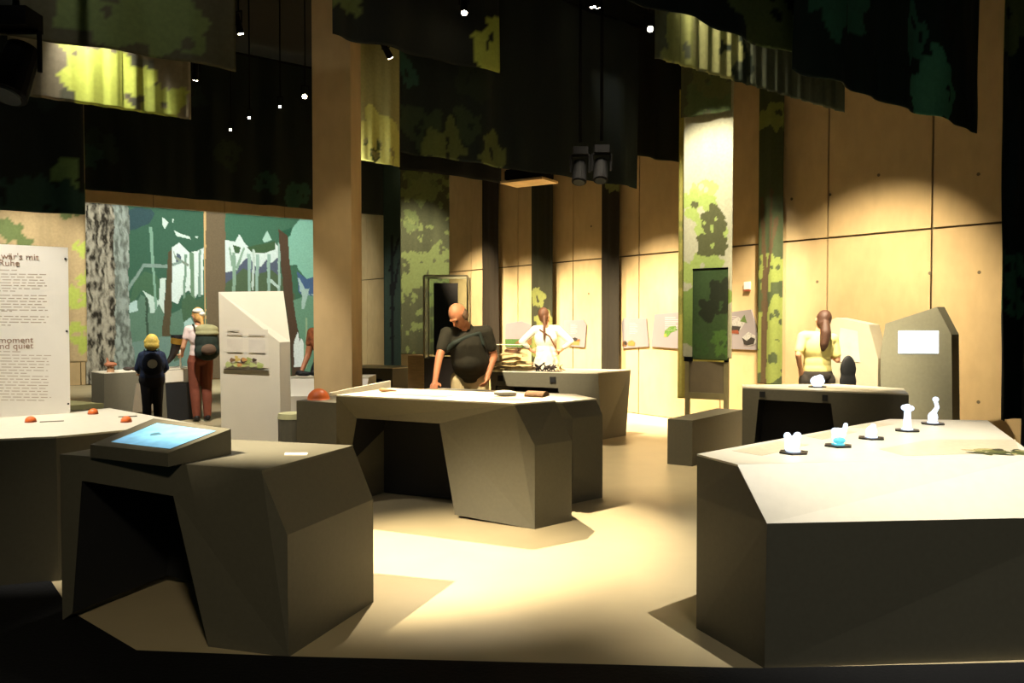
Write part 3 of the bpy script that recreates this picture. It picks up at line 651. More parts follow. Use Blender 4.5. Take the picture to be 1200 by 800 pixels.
cloth('banner', 'big banner brightly lit at its top with green leaf print', (C['white_ban'][0][0], C['white_ban'][0][1]), (C['white_ban'][1][0], C['white_ban'][1][1]), 1.07, 4.75,
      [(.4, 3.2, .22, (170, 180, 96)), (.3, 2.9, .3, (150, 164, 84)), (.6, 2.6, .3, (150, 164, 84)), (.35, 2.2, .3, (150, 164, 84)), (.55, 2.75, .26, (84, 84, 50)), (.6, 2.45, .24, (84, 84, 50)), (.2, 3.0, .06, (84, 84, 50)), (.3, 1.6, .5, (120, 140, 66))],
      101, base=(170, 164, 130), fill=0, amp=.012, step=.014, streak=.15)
cloth('banner', 'yellow-green banner edge showing behind the big lit banner', C['white_ban2'][0], C['white_ban2'][1], .5, 4.6, [], 105, base=(150, 140, 66), fill=2, fill_cols=((120, 116, 54),), amp=.01)
cloth('drape', 'dark teal drape at the right edge beyond the right table', C['r3'][0], C['r3'][1], .655, 5.4, [(.5, 2.0, .25, TEAL), (.4, 1.7, .2, TEAL)], 107, base=(26, 36, 34), fill=1, amp=.025, freq=16)
cloth('drape', 'black drape cut by the right edge of the picture', (3.60, 5.62), (3.75, 5.35), .30, 5.0, [], 109, base=(20, 22, 24), fill=0, amp=.02, freq=14)

# ---------------------------------------------------------------- concrete column
c0, c1 = C['column']
w_ = c1[0] - c0[0]
col_m = concrete('column concrete', (176, 150, 106))
tag(mesh_obj('column', [(c0[0], 7.9, 0), (c1[0], 7.9, 0), (c1[0] + .03, 7.9 + w_, 0), (c0[0] - .0, 7.9 + w_, 0), (c0[0], 7.9, ZC), (c1[0], 7.9, ZC), (c1[0] + .03, 7.9 + w_, ZC), (c0[0], 7.9 + w_, ZC)],
    [(0, 1, 5, 4), (1, 2, 6, 5), (2, 3, 7, 6), (3, 0, 4, 7), (4, 5, 6, 7), (3, 2, 1, 0)], col_m), 'square concrete column rising from behind the middle table to the ceiling', 'column')

# ---------------------------------------------------------------- tables
def table(name, label, rings, opening=None, top=top_white, body_m=grey, cat='table', loc=None, lip=.012):
    tp = rings[-1]
    root = thing(name, label, cat, (sum(p[0] for p in tp) / len(tp), sum(p[1] for p in tp) / len(tp), 0))
    rr = [list(r_) for r_ in rings]
    zt = tp[0][2]
    rr[-1] = [(p[0], p[1], p[2] - lip) for p in tp]
    rings_obj('body', rr, body_m, root, opening)
    slab('tabletop', [p[:2] for p in tp], zt - lip, zt, top, root)
    return root
def z3(pts, z): return [(p[0], p[1], z) for p in pts]

# white-topped table at the left edge
A2 = [(-2.691, 4.685), (-2.105, 5.264), (-3.133, 6.178), (-4.6, 5.35), (-4.0, 4.2)]
tA = table('exhibit_table', 'white-topped dark exhibit table cut by left picture edge, orange caps on top', [z3(A2, 0), z3(A2, .86)])
# front left table with the screen
Bb = [(-2.315, 4.06), (-1.026, 3.613), (-.76, 4.331), (-2.05, 4.69)]
Bt = [(-2.315, 4.06), (-1.143, 3.622), (-.87, 4.347), (-2.05, 4.69)]
tB = table('exhibit_table', 'grey faceted exhibit table in left foreground carrying the blue screen', [z3(Bb, 0), z3(Bb, .565), z3(Bt, .86)],
           (0, C['B_open'], (.22, .60, 0), lining), top=grey)
# middle table
Cb = [(-1.442, 6.519), (.168, 5.842), (.46, 6.091), (.32, 6.58), (-1.094, 7.19)]
Ct = [(-1.442, 6.519), (.016, 5.862), (.332, 6.079), (.22, 6.58), (-1.094, 7.19)]
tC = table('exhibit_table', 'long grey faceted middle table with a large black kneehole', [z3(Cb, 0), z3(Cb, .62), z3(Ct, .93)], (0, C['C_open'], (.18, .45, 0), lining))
lowp = [(-1.442, 6.525), (-1.815, 6.69), (-1.50, 7.38), (-1.10, 7.20)]
rings_obj('side_shelf', [z3(lowp, 0), z3(lowp, .865)], grey, tC)
u0, u1 = C['upstand']
mesh_obj('end_board', [(u0[0], u0[1], .93), (u1[0], u1[1], .93), (u1[0], u1[1], .998), (u0[0], u0[1], .955), (u0[0] - .02, u0[1] + .01, .93), (u1[0] - .02, u1[1] + .01, .93), (u1[0] - .02, u1[1] + .01, .998), (u0[0] - .02, u0[1] + .01, .955)],
         [(0, 1, 2, 3), (4, 5, 6, 7), (0, 4, 5, 1), (1, 5, 6, 2), (2, 6, 7, 3), (3, 7, 4, 0)], top_white, tC)
C2t = [(.41, 6.64), (.735, 6.92), (.59, 7.33), (-.80, 8.05), (-1.02, 7.42), (.15, 6.76)]
C2b = [(.51, 6.66), (.787, 6.89), (.64, 7.33), (-.78, 8.02), (-1.0, 7.44), (.17, 6.78)]
table('exhibit_table', 'lower grey table joined behind the long middle table where the man leans', [z3(C2b, 0), z3(C2b, .72), z3(C2t, .86)])
# far table with the bark stack
Dt = [(-.297, 10.651), (1.108, 10.227), (1.626, 10.904), (.22, 11.30)]
Db = [(-.25, 10.637), (1.156, 10.21), (1.522, 10.602), (.18, 11.0)]
tD = table('exhibit_table', 'far grey table by the back wall carrying a pile of bark pieces', [z3(Db, 0), z3(Dt, .86)], (0, C['D_open'], (.12, .40, 0), lining))
for s in C['D_sock']: box('socket', (s[0], s[1] + .01, s[2]), (.075, .05, .075), black, tD, R(-16.8))
# right middle table
Et = [(2.344, 8.088), (3.668, 7.346), (3.912, 7.938), (3.465, 8.495), (2.436, 8.406)]
tE = table('exhibit_table', 'dark table in middle right in front of the woman in yellow', [z3(Et, 0), z3(Et, .86)], (0, C['E_open'], (.15, .27, 0), lining))
for s in C['E_sock']: box('socket', (s[0], s[1] + .01, s[2]), (.05, .05, .06), black, tE, R(-29))
be = [(1.665, 8.498), (1.90, 8.36), (2.72, 9.36), (2.46, 9.52)]
tag(rings_obj('bench', [z3(be, 0), z3(be, .485)], grey), 'low dark grey box bench left of the dark right table', 'bench')
# right foreground table
Fb = [(1.122, 3.497), (2.74, 3.615), (3.27, 5.38), (2.615, 5.46), (.925, 3.956)]
Fk = [(1.131, 3.51), (2.74, 3.64), (3.265, 5.40), (2.615, 5.47), (.943, 4.04)]
Ft = [(1.072, 3.772), (2.64, 3.985), (3.25, 5.43), (2.615, 5.499), (.949, 4.068)]
F_root = thing('exhibit_table', 'large table in right foreground with wide pale sloping front', 'table', (2, 4.4, 0))
rings_obj('body', [z3(Fb, 0), z3(Fk, .645), z3(Ft, .85)], grey, F_root)
slab('tabletop', Ft, .85, .86, top_white, F_root)
mesh_obj('sloping_front', [(Fk[0][0], Fk[0][1] - .0006, .645), (Fk[1][0], Fk[1][1] - .0006, .645), (Ft[1][0], Ft[1][1] - .0006, .86), (Ft[0][0], Ft[0][1] - .0006, .86),
                           (Fk[0][0], Fk[0][1] + .002, .645), (Fk[1][0], Fk[1][1] + .002, .645), (Ft[1][0], Ft[1][1] + .002, .86), (Ft[0][0], Ft[0][1] + .002, .86)],
         [(0, 1, 2, 3), (4, 5, 6, 7), (0, 1, 5, 4), (1, 2, 6, 5), (2, 3, 7, 6), (3, 0, 4, 7)], top_white, F_root)
pan_m = mat('printed info field', (190, 178, 150), .35, .08, 30)
for q in C['F_pan']: slab('info_field', [p[:2] for p in q], .8605, .8612, pan_m, child(F_root, 'tabletop'))
gp = C['F_green']; gx = sum(p[0] for p in gp) / len(gp); gy = sum(p[1] for p in gp) / len(gp)
rs = random.Random(3)
for i in range(26):   # printed foliage, leaf by leaf
    a = rs.random() * 6.28; q = rs.random() ** .5; s_ = .035 + .03 * rs.random(); b_ = rs.random() * 6.28
    x = gx + math.cos(a) * q * .16; y = gy + math.sin(a) * q * .085
    c = [(62, 66, 34), (96, 98, 52), (44, 46, 26), (150, 140, 88), (74, 80, 40)][i % 5]
    slab('leaf_print', [(x + s_ * math.cos(t) * math.cos(b_) - s_ * .45 * math.sin(t) * math.sin(b_), y + s_ * math.cos(t) * math.sin(b_) + s_ * .45 * math.sin(t) * math.cos(b_)) for t in [j * .785 for j in range(8)]], .8613 + i * .00004, .8617 + i * .00004, mat('leaf print %d' % c[0], c, .5, .3, 60), child(F_root, 'tabletop'))
# table by the forest picture
jf0, jf1, jl = C['J']
Jt = [jf0[:2], jf1[:2], (jf1[0] - .44, jf1[1] + .33), jl[:2]]
tJ = table('exhibit_table', 'low dark table under the forest picture, child standing at it', [z3(Jt, 0), z3(Jt, .8)], None)
dirj = (Vector(jf1) - Vector(jf0)).normalized(); nj = Vector((dirj.y, -dirj.x, 0))
def jp(t, z, off=0): 
    p = Vector(jf0).lerp(Vector(jf1), t) + nj * off; return (p.x, p.y, z)
plate('front_panel', [jp(.26, .2, .012), jp(.47, .2, .012), jp(.45, .62, .012), jp(.30, .62, .012)], nj, .012, mat('brown-grey panel', (120, 110, 92), .6), tJ)
plate('white_panel', [jp(.60, .60, .012), jp(.79, .60, .012), jp(.79, .78, .012), jp(.60, .78, .012)], nj, .012, white_paint, tJ)
plate('kneehole', [jp(.62, 0, .008), jp(.98, 0, .008), jp(.93, .58, .008), jp(.60, .58, .008)], nj, .008, lining, tJ)  # flat black plate painting the dark opening
# dark desk behind, right of the column
Ht = [(-2.55, 11.55), (-1.70, 11.30), (-1.33, 11.68), (-2.2, 12.1)]
tH = table('exhibit_table', 'dark desk with pale edge just right of the concrete column', [z3(Ht, 0), z3(Ht, .86)], None)
dh = (Vector(Ht[1]) - Vector(Ht[0])).normalized(); nh = Vector((dh.y, -dh.x))
hp = lambda t, z: (Ht[0][0] + (Ht[1][0] - Ht[0][0]) * t + nh.x * .008, Ht[0][1] + (Ht[1][1] - Ht[0][1]) * t + nh.y * .008, z)
plate('kneehole', [hp(.15, 0), hp(.86, 0), hp(.82, .70), hp(.15, .72)], (nh.x, nh.y), .008, lining, tH)  # dark opening laid on as a flat black plate
# white desk left of the column
Gt = [(-2.66, 9.42), (-1.7, 9.42), (-1.7, 9.95), (-2.66, 9.95)]
Gk = [(-2.66, 9.20), (-1.7, 9.20), (-1.7, 9.95), (-2.66, 9.95)]
tG = table('exhibit_table', 'white desk with sloping front half hidden by the concrete column', [z3(Gk, 0), z3(Gk, .66), z3(Gt, .86)], None, body_m=white_paint)
Kt = [(-6.55, 10.7), (-5.9, 10.35), (-5.5, 10.7), (-6.2, 11.1)]
tag(rings_obj('bench', [z3(Kt, 0), z3(Kt, .42)], mat('olive bench', (120, 116, 76), .7)), 'low olive bench by the bark trunk at far left', 'bench')

# white stele
kf = [Vector(p) for p in C['kiosk_front']]; kb = [Vector(p) for p in C['kiosk_back']]
dn = lambda p, q: Vector((q.x + (q.x - p.x) * 0, q.y, 0))
fb_r = Vector((kf[1].x + .006, kf[1].y, 0)); fb_l = Vector((kf[0].x + .02, kf[0].y, 0))
bb_r = Vector((kb[1].x + .004, kb[1].y, 0)); bb_l = Vector((kf[0].x + .05, kf[0].y + .45, 0)); tb_l = Vector((kf[0].x + .05, kf[0].y + .45, 1.80))
ks = thing('stele', 'white stele with folded top corner and insect picture', 'display stand', (-2.4, 7.5, 0))
mesh_obj('body', [kf[0], kf[1], fb_r, fb_l, kb[0], kb[1], bb_r, bb_l, tb_l], [(0, 3, 2, 1), (0, 1, 5, 4), (1, 2, 6, 5), (0, 4, 8), (4, 5, 6, 7, 8), (0, 8, 7, 3), (3, 7, 6, 2)], mat('white lacquered board', (206, 198, 178), .5, .02, 6), ks)
kdir = (kf[1] - kf[0]); kdir.z = 0; kdir.normalize(); kn = Vector((kdir.y, -kdir.x, 0))
k0, k1 = [Vector(p) for p in C['kiosk_shelf']]
plate('ledge', [k0 + kn * .022, k1 + kn * .022, k1, k0], (0, 0, 1), .007, mat('dark ledge', (70, 62, 50), .5), ks)
q = [Vector(p) + kn * .006 for p in C['kiosk_print']]
plate('text_sheet', q, (kn.x, kn.y, 0), .004, mat('white print sheet', (208, 200, 182), .5, .02), ks)
def kp_(u, v, off): # u along the sheet 0..1, v height in metres above its lower edge
    p = q[3].lerp(q[2], u); return Vector((p.x, p.y, p.z + v)) + kn * off
for i, (u0_, u1_, v0, v1, c) in enumerate([(.08, .42, .14, .26, (202, 193, 176)), (.55, .92, .14, .26, (196, 188, 176)), (.08, .42, .30, .31, (150, 140, 130)), (.55, .92, .30, .31, (150, 140, 130)), (.08, .35, .335, .345, (150, 140, 130))]):
    plate('text_block', [kp_(u0_, v0, .008), kp_(u1_, v0, .008), kp_(u1_, v1, .008), kp_(u0_, v1, .008)], (kn.x, kn.y, 0), .002, mat('pale text %d' % c[0], tuple(int(.5 * v + .5 * w_) for v, w_ in zip(c, (206, 198, 180))), .6), child(ks, 'text_sheet'))
for i in range(16):
    rs = random.Random(i); u = .12 + .7 * rs.random(); v = .0 + .09 * rs.random() * (1.1 - abs(u - .4)); s = .012 + .016 * rs.random()
    c = [(150, 160, 90), (70, 50, 36), (190, 140, 80), (196, 170, 90), (120, 90, 60)][i % 5]
    if i < 5: c = (176, 184, 120); v = .015; s = .03; u = .12 + i * .17
    poly = [kp_(u + s * 2.4 * math.cos(a) * 1.2, v + .012 + s * math.sin(a) * (.8 + .3 * math.cos(3 * a)), .009 + .0006 * i) for a in [j * 6.283 / 9 for j in range(9)]]
    plate('insect_print', poly, (kn.x, kn.y, 0), .001, mat('insect print %d' % c[1], c, .6), child(ks, 'text_sheet'))

# white text panel standing on the left table
tp_ = [Vector(p) for p in C['text_panel']]
nt_ = Vector((nm.x, nm.y, 0))
tp_[2].z = .861; tp_[3].z = .861
tpn = thing('text_panel', 'large white text panel standing on the left table', 'sign', tp_[2])
plate('board', tp_, nt_, .018, mat('white board', (222, 217, 205), .55, .02, 5), tpn)
for s in C['screws']:
    bm = bmesh.new(); p = Vector(s); cyl(bm, p, p + nt_ * .004, .007, seg=10); bm_obj('screw', bm, black_metal, child(tpn, 'board'))
ink = mat('grey ink', (178, 164, 146), .7); ink2 = mat('brown heading ink', (150, 120, 100), .7)
def writing(txt, at, size, m, parent, ndir, name='heading_text'):
    parent = child(parent, 'board')
    cu = bpy.data.curves.new(name, 'FONT'); cu.body = txt; cu.size = size; cu.extrude = .0006
    o = bpy.data.objects.new(name, cu); COL.objects.link(o); cu.materials.append(m)
    nd = Vector(ndir).normalized(); zx = Vector((-nd.y, nd.x, 0))
    Mx = Matrix((zx, Vector((0, 0, 1)), nd)).transposed().to_4x4(); Mx.translation = Vector(at) + nd * .002
    me = bpy.data.meshes.new_from_object(o.evaluated_get(bpy.context.evaluated_depsgraph_get())); bpy.data.objects.remove(o)
    o = bpy.data.objects.new(name, me); COL.objects.link(o)
    o.matrix_world = Mx
    o.parent = parent; o.matrix_parent_inverse = parent.matrix_world.inverted()
    return o
tx = C['text_pts']
writing("w\u00e4r's mit", tx['h1'], .062, ink2, tpn, nt_); writing('Ruhe', tx['h2'], .062, ink2, tpn, nt_)
writing('moment', tx['h3'], .062, ink2, tpn, nt_); writing("and quiet", tx['h4'], .062, ink2, tpn, nt_)
for a, b_ in C['lines']:
    a = Vector(a); b_ = Vector(b_); u = 0.; L = (b_ - a).length; rs = random.Random(int(a.z * 1000)); vv = []; ff = []
    while u < L - .01:
        w = min(L - u, .02 + .05 * rs.random()); p = a.lerp(b_, u / L) + nt_ * .001; r_ = a.lerp(b_, (u + w) / L) + nt_ * .001
        k = len(vv); vv += [p, r_, r_ + Vector((0, 0, .006)), p + Vector((0, 0, .006))]; ff.append((k, k + 1, k + 2, k + 3)); u += w + .012
    mesh_obj('text_line', vv, ff, ink, child(tpn, 'board'))

# tablet screen in its wedge housing
tb = C['tablet']['base']; th = C['tablet_h']
ts = thing('touch_screen', 'dark wedge-shaped housing with a glowing blue screen on the left foreground table', 'screen', (-1.8, 4.05, .861))
vb = [Vector((p[0], p[1], .861)) for p in tb]; vt = [Vector((p[0], p[1], h)) for p, h in zip(tb, (.925, .925, .99, .99))]
rings_obj('housing', [[tuple(p) for p in vb], [tuple(p) for p in vt]], grey, ts)
def bil(u, v, up): 
    p = vt[0].lerp(vt[1], u).lerp(vt[3].lerp(vt[2], u), v); nn = (vt[1] - vt[0]).cross(vt[3] - vt[0]).normalized(); return p + nn * up
scr = mat('blue screen', (112, 166, 200), .25, .3, 14, emit=.8, spec=.2)
nn_ = (vt[1] - vt[0]).cross(vt[3] - vt[0]).normalized()
plate('screen', [bil(.16, .13, .002), bil(.92, .13, .002), bil(.92, .86, .002), bil(.16, .86, .002)], nn_, .004, scr, ts)
plate('screen_figure', [bil(.44 + .06 * math.cos(a), .5 + .06 * math.sin(a) * (1 + .3 * math.cos(3 * a)), .0035) for a in [j * .628 for j in range(10)]], nn_, .001, mat('blue-grey figure', (70, 110, 130), .4, emit=.3), child(ts, 'screen'))
plate('bezel', [bil(.145, .115, .001), bil(.935, .115, .001), bil(.935, .875, .001), bil(.145, .875, .001)], nn_, .003, black, ts)

# orange caps on the left table
om = mat('orange plastic', (214, 104, 44), .45)
ol = ['orange cap on white left table, leftmost of three', 'orange cap on white left table, farthest back by the text panel', 'orange cap on white left table, nearest the blue screen']
for k, p in enumerate(C['orange']):
    t = thing('orange_cap', ol[k], 'knob', (p[0], p[1], .86), group='orange caps on the white table')
    bm = bmesh.new(); bmesh.ops.create_uvsphere(bm, u_segments=18, v_segments=10, radius=.034, matrix=Matrix.Translation((p[0], p[1], .872)) @ Matrix.Diagonal((1, 1, .85, 1)))
    bmesh.ops.bisect_plane(bm, geom=bm.verts[:] + bm.edges[:] + bm.faces[:], plane_co=(0, 0, .8605), plane_no=(0, 0, 1), clear_inner=True)
    bmesh.ops.contextual_create(bm, geom=[e for e in bm.edges if e.is_boundary])
    bm_obj('dome', bm, om, t, True)
    bm = bmesh.new(); cyl(bm, (p[0], p[1], .8602), (p[0], p[1], .868), .036, seg=20); bm_obj('ring', bm, mat('dark orange rim', (150, 70, 34), .5), t)
for k, (x, y, w) in enumerate([(-3.1, 5.35, .14), (-2.72, 5.62, .12)]):
    tag(box('label_strip', (x, y, .863), (w, .02, .005), mat('grey strip', (120, 112, 96), .6), None, R(25)), ['thin grey label strip beside the leftmost orange cap', 'thin grey label strip behind the orange cap nearest the screen'][k], 'label')
bl = C['b_label']; tag(slab('label_strip', [p[:2] for p in bl], .8603, .864, white_paint), 'small white label strip on the left foreground table behind the screen', 'label')
# orange half ball on the middle table shelf, stool
db_ = Vector((-1.655, 6.80, .8655))
bm = bmesh.new(); bmesh.ops.create_uvsphere(bm, u_segments=24, v_segments=14, radius=.094, matrix=Matrix.Translation(db_))
bmesh.ops.bisect_plane(bm, geom=bm.verts[:] + bm.edges[:] + bm.faces[:], plane_co=db_, plane_no=(0, 0, 1), clear_inner=True)
bmesh.ops.contextual_create(bm, geom=[e for e in bm.edges if e.is_boundary])
tag(bm_obj('half_ball', bm, om, None, True), 'large orange half ball on the low left end of the middle table', 'exhibit')
st = thing('stool', 'round stool with pale green seat left of the middle table', 'stool', (-1.935, 7.0, 0))
bm = bmesh.new(); cyl(bm, (-1.935, 7.0, 0), (-1.935, 7.0, .68), .115, .125, 28); bm_obj('base', bm, grey, st, False)
bm = bmesh.new(); cyl(bm, (-1.935, 7.0, .68), (-1.935, 7.0, .725), .128, .122, 28); bm_obj('seat', bm, mat('pale green pad', (176, 172, 128), .8), st, False)

# things on the middle tables
bone_m = mat('tan wood piece', (166, 118, 70), .7, .3, 20)
p = C['C_items']['bone'][0]
blob('wood_piece', [('e', (0, 0, .012), (.05, .025, .014)), ('c', (.03, 0, .012), .012, (.10, .01, .008), .006), ('e', (-.02, .01, .018), (.025, .018, .014))], bone_m, .004, 3, None, (p[0] - .02, p[1] + .05, .934))
tag(bpy.data.objects['wood_piece'], 'small tan wood piece lying at the left end of the middle table', 'exhibit')
pl_ = C['C_items']['log']
bm = bmesh.new(); bmesh.ops.create_cone(bm, cap_ends=True, segments=28, radius1=.075, radius2=.075, depth=.16, matrix=Matrix.Translation((.20, 6.40, .932)) @ Matrix.Rotation(R(-24), 4, 'Z') @ Matrix.Rotation(R(90), 4, 'Y') @ Matrix.Diagonal((.55, 1, 1, 1)))
bmesh.ops.bisect_plane(bm, geom=bm.verts[:] + bm.edges[:] + bm.faces[:], plane_co=(0, 0, .9305), plane_no=(0, 0, 1), clear_inner=True)
bmesh.ops.contextual_create(bm, geom=[e for e in bm.edges if e.is_boundary])
tag(bm_obj('half_log', bm, mat('brown bark', (130, 92, 52), .8, .3, 25, .4), None), 'brown half log lying at the right end of the middle table', 'exhibit')
blob('white_mound', [('e', (0, 0, .024), (.09, .05, .024)), ('e', (.05, .02, .018), (.05, .04, .018))], mat('white plaster', (214, 204, 186), .6), .005, 4, None, (-.06, 6.42, .931))
tag(bpy.data.objects['white_mound'], 'low white plaster mound on the middle table left of the half log', 'exhibit')
slab('info_field', [(-1.0, 6.55), (-.55, 6.33), (-.48, 6.45), (-.95, 6.68)], .9305, .932, pan_m, child(tC, 'tabletop'))
slab('info_field', [(-.2, 6.2), (.1, 6.05), (.17, 6.17), (-.13, 6.32)], .9305, .932, pan_m, child(tC, 'tabletop'))

# ---------------------------------------------------------------- glowing figures on the right tables
ac = mat('backlit acrylic', (216, 230, 255), .12, .25, 60, emit=.95, trans=.3)
ac2 = mat('teal backlit acrylic', (90, 190, 205), .2, .1, 30, emit=.7)
hexb = mat('black base plate', (34, 30, 26), .4)
shapes = [
    ([('e', (0, 0, .045), (.034, .022, .045)), ('e', (-.035, 0, .085), (.02, .016, .022)), ('e', (.02, 0, .088), (.022, .018, .02)), ('c', (-.03, 0, .02), .02, (-.035, 0, .08), .014)], 'glowing clear animal figure on black base, nearest left on right table'),
    ([('e', (0, 0, .05), (.036, .022, .05)), ('c', (.03, 0, .06), .014, (.042, 0, .115), .013), ('e', (-.02, 0, .08), (.02, .018, .02))], 'glowing clear figure with teal foot, second from left on right table'),
    ([('e', (0, 0, .035), (.034, .024, .036)), ('e', (.01, 0, .065), (.018, .016, .02))], 'small low glowing clear figure, third from left on right table'),
    ([('c', (0, 0, .02), .026, (0, 0, .12), .020), ('e', (-.018, 0, .145), (.024, .018, .02)), ('e', (.024, 0, .14), (.02, .016, .018)), ('e', (.0, 0, .155), (.02, .018, .014))], 'tall glowing clear column figure, fourth from left on right table'),
    ([('e', (0, 0, .04), (.034, .026, .042)), ('c', (.005, 0, .07), .018, (.03, 0, .11), .014), ('c', (.03, 0, .11), .014, (.018, 0, .15), .013), ('e', (.018, 0, .165), (.022, .016, .018))], 'glowing clear figure with a curled top, rightmost on right table'),
]
def exhibit(p, k, prims, lab, s=1.0):
    t = thing('acrylic_figure', lab, 'exhibit', (p[0], p[1], p[2]), group='glowing acrylic figures on the right tables')
    bm = bmesh.new()
    vs4 = [(math.cos(a) * .082 * s, math.sin(a) * .075 * s) for a in [R(60 * i + 8) for i in range(6)]]
    slab('base_plate', [(p[0] + x, p[1] + y) for x, y in vs4], p[2] + .0015, p[2] + .010, hexb, t)
    bm.free()
    blob('figure', [tuple([q_[0]] + [tuple(v * s for v in a) if isinstance(a, tuple) else a * s for a in q_[1:]]) for q_ in prims], ac, .004, 1, t, (p[0], p[1], p[2] + .008))
    bm = bmesh.new(); cyl(bm, (p[0], p[1], p[2] + .010), (p[0], p[1], p[2] + .016), .036 * s, seg=16); bm_obj('light_foot', bm, ac2 if k == 1 else ac, t)
    if k == 1: blob('teal_core', [('e', (0, -.012, .025), (.034, .016, .02))], ac2, .005, 1, t, (p[0], p[1] - .004, p[2] + .01))
for k, (prims, lab) in enumerate(shapes):
    exhibit(C['F_ex'][k], k, prims, lab, .95)
e0 = C['E_ex'][0]
exhibit((e0[0], e0[1], .86), 9, [('e', (0, 0, .046), (.06, .04, .045)), ('e', (.02, 0, .07), (.03, .03, .03))], 'small glowing clear figure on the dark table by the woman in yellow', 1.2)
slab('info_field', [(3.1, 7.95), (3.5, 7.72), (3.62, 7.92), (3.2, 8.15)], .8605, .862, pan_m, child(tE, 'tabletop'))

# ---------------------------------------------------------------- steles at the right wall
nb3 = Vector((nb.x, nb.y, 0))
def stele(key, label, thick, m):
    pts = [Vector(p) for p in C[key]]
    for p in (pts[0], pts[-1]): p.z = 0
    n = len(pts); root = thing('stele', label, 'display stand', (pts[0] + pts[-1]) / 2)
    back = [p - nb3 * thick for p in pts]
    mesh_obj('body', pts + back, [tuple(range(n)), tuple(range(n, 2 * n))[::-1]] + [(i, n + i, n + (i + 1) % n, (i + 1) % n) for i in range(n)], m, root)
    return root
k2 = stele('K2', 'grey faceted stele with a bright screen in front of the right wall', .16, mat('grey-green stele', (122, 120, 100), .6, .05, 30))
s_ = [Vector(p) for p in C['K2s']]
plate('screen', [p + nb3 * .006 for p in s_], nb3, .006, mat('bright screen', (236, 244, 255), .3, .04, 6, emit=1.6), k2)
k1 = stele('K1', 'pale faceted stele with a text sheet behind the woman in yellow', .22, mat('pale stele', (176, 168, 144), .6, .03, 10))
s_ = [Vector(p) for p in C['K1s']]
plate('text_sheet', [p + nb3 * .006 for p in s_], nb3, .005, mat('white sheet', (196, 188, 168), .6), k1)

# ---------------------------------------------------------------- boards on the back wall
bl_m = mat('lilac-grey board', (112, 104, 103), .6, .02, 8)
labels = ['wall board with green hill print behind the woman in white', 'grey wall board with brown animal print right of the woman in white', 'grey wall board with orange insect print, right of the dark drape', 'wide grey wall board with a green leaf print left of the lit banner', 'grey wall board with two dark round animal prints right of the lit banner']
prints = [[((96, 140, 56), [(.0, 0), (.62, 0), (.98, .05), (.75, .22), (.4, .32), (0, .3)]), ((160, 110, 56), [(.25, .14), (.7, .10), (.95, .2), (.72, .42), (.45, .36)])],
          [((190, 170, 90), [(.02, .03), (.7, .03), (.72, .22), (.5, .28), (.2, .2)]), ((60, 50, 40), [(.4, .2), (.6, .18), (.62, .3), (.5, .34), (.38, .28)]), ((190, 110, 50), [(.55, .2), (.75, .2), (.7, .3)])],
          [((150, 100, 46), [(.03, .03), (.18, .02), (.24, .14), (.14, .24), (.04, .18)]), ((50, 38, 28), [(.1, .1), (.2, .08), (.2, .2), (.1, .2)]), ((206, 160, 70), [(.24, .06), (.5, .05), (.52, .18), (.4, .26), (.26, .2)])],
          [((120, 170, 60), [(.28, .36), (.36, .3), (.42, .42), (.56, .5), (.52, .62), (.4, .6), (.3, .48)]), ((196, 196, 80), [(.28, .3), (.34, .3), (.33, .4), (.28, .38)])],
          [((232, 226, 214), [(.42, .42), (.62, .5), (.72, .7), (.55, .85), (.38, .7)]), ((110, 140, 56), [(.6, .72), (.76, .68), (.7, .9)]), ((60, 48, 36), [(.4, .48), (.58, .46), (.62, .58), (.42, .6)]), ((176, 84, 40), [(.40, .40), (.58, .38), (.56, .48), (.4, .48)]),
           ((232, 226, 214), [(.66, .3), (.8, .44), (.95, .34), (.98, .14), (.8, .06), (.68, .14)]), ((52, 42, 34), [(.66, .28), (.76, .2), (.86, .3), (.95, .26), (.92, .12), (.78, .08), (.7, .1)])]]
for k, poly in enumerate(C['wall_panels']):
    ss = [p[0] for p in poly]; zs = [p[1] for p in poly]; s0, s1, z0, z1 = min(ss), max(ss), min(zs), max(zs)
    root = thing('wall_board', labels[k], 'board', wb((s0 + s1) / 2, z0, .03))
    plate('board', [wb(s, z, .03) for s, z in poly], nb3, .028, bl_m, root)
    for i, (c, pp) in enumerate(prints[k]):
        c = tuple(int(v * .58) for v in c)
        plate('print', [wb(s0 + u * (s1 - s0), z0 + .02 + v * (z1 - z0 - .04), .032 + .001 * i) for u, v in pp], nb3, .001, mat('print %d %d %d' % c, c, .6, .3, 40), child(root, 'board'))
    for i in range(7 if k else 0):
        w = .30 if i % 3 else .22
        plate('text_line', [wb(s0 + u * (s1 - s0), z0 + v * (z1 - z0), .032) for u, v in ((.3, .82 - .055 * i), (.3 + w, .82 - .055 * i), (.3 + w, .835 - .055 * i), (.3, .835 - .055 * i))], nb3, .001, mat('pale lilac ink', (150, 140, 136), .6), child(root, 'board'))
s, z = C['thermostat']
t = thing('thermostat', 'small white wall control with a dark strip left of the tree drape', 'wall control', wb(s, z, 0))
plate('case', [wb(s - .05, z - .06, .025), wb(s + .05, z - .06, .025), wb(s + .05, z + .06, .025), wb(s - .05, z + .06, .025)], nb3, .025, white_paint, t)
plate('dark_strip', [wb(s - .05, z - .075, .03), wb(s + .05, z - .075, .03), wb(s + .05, z - .045, .03), wb(s - .05, z - .045, .03)], nb3, .03, mat('red-brown strip', (120, 60, 40), .5), t)

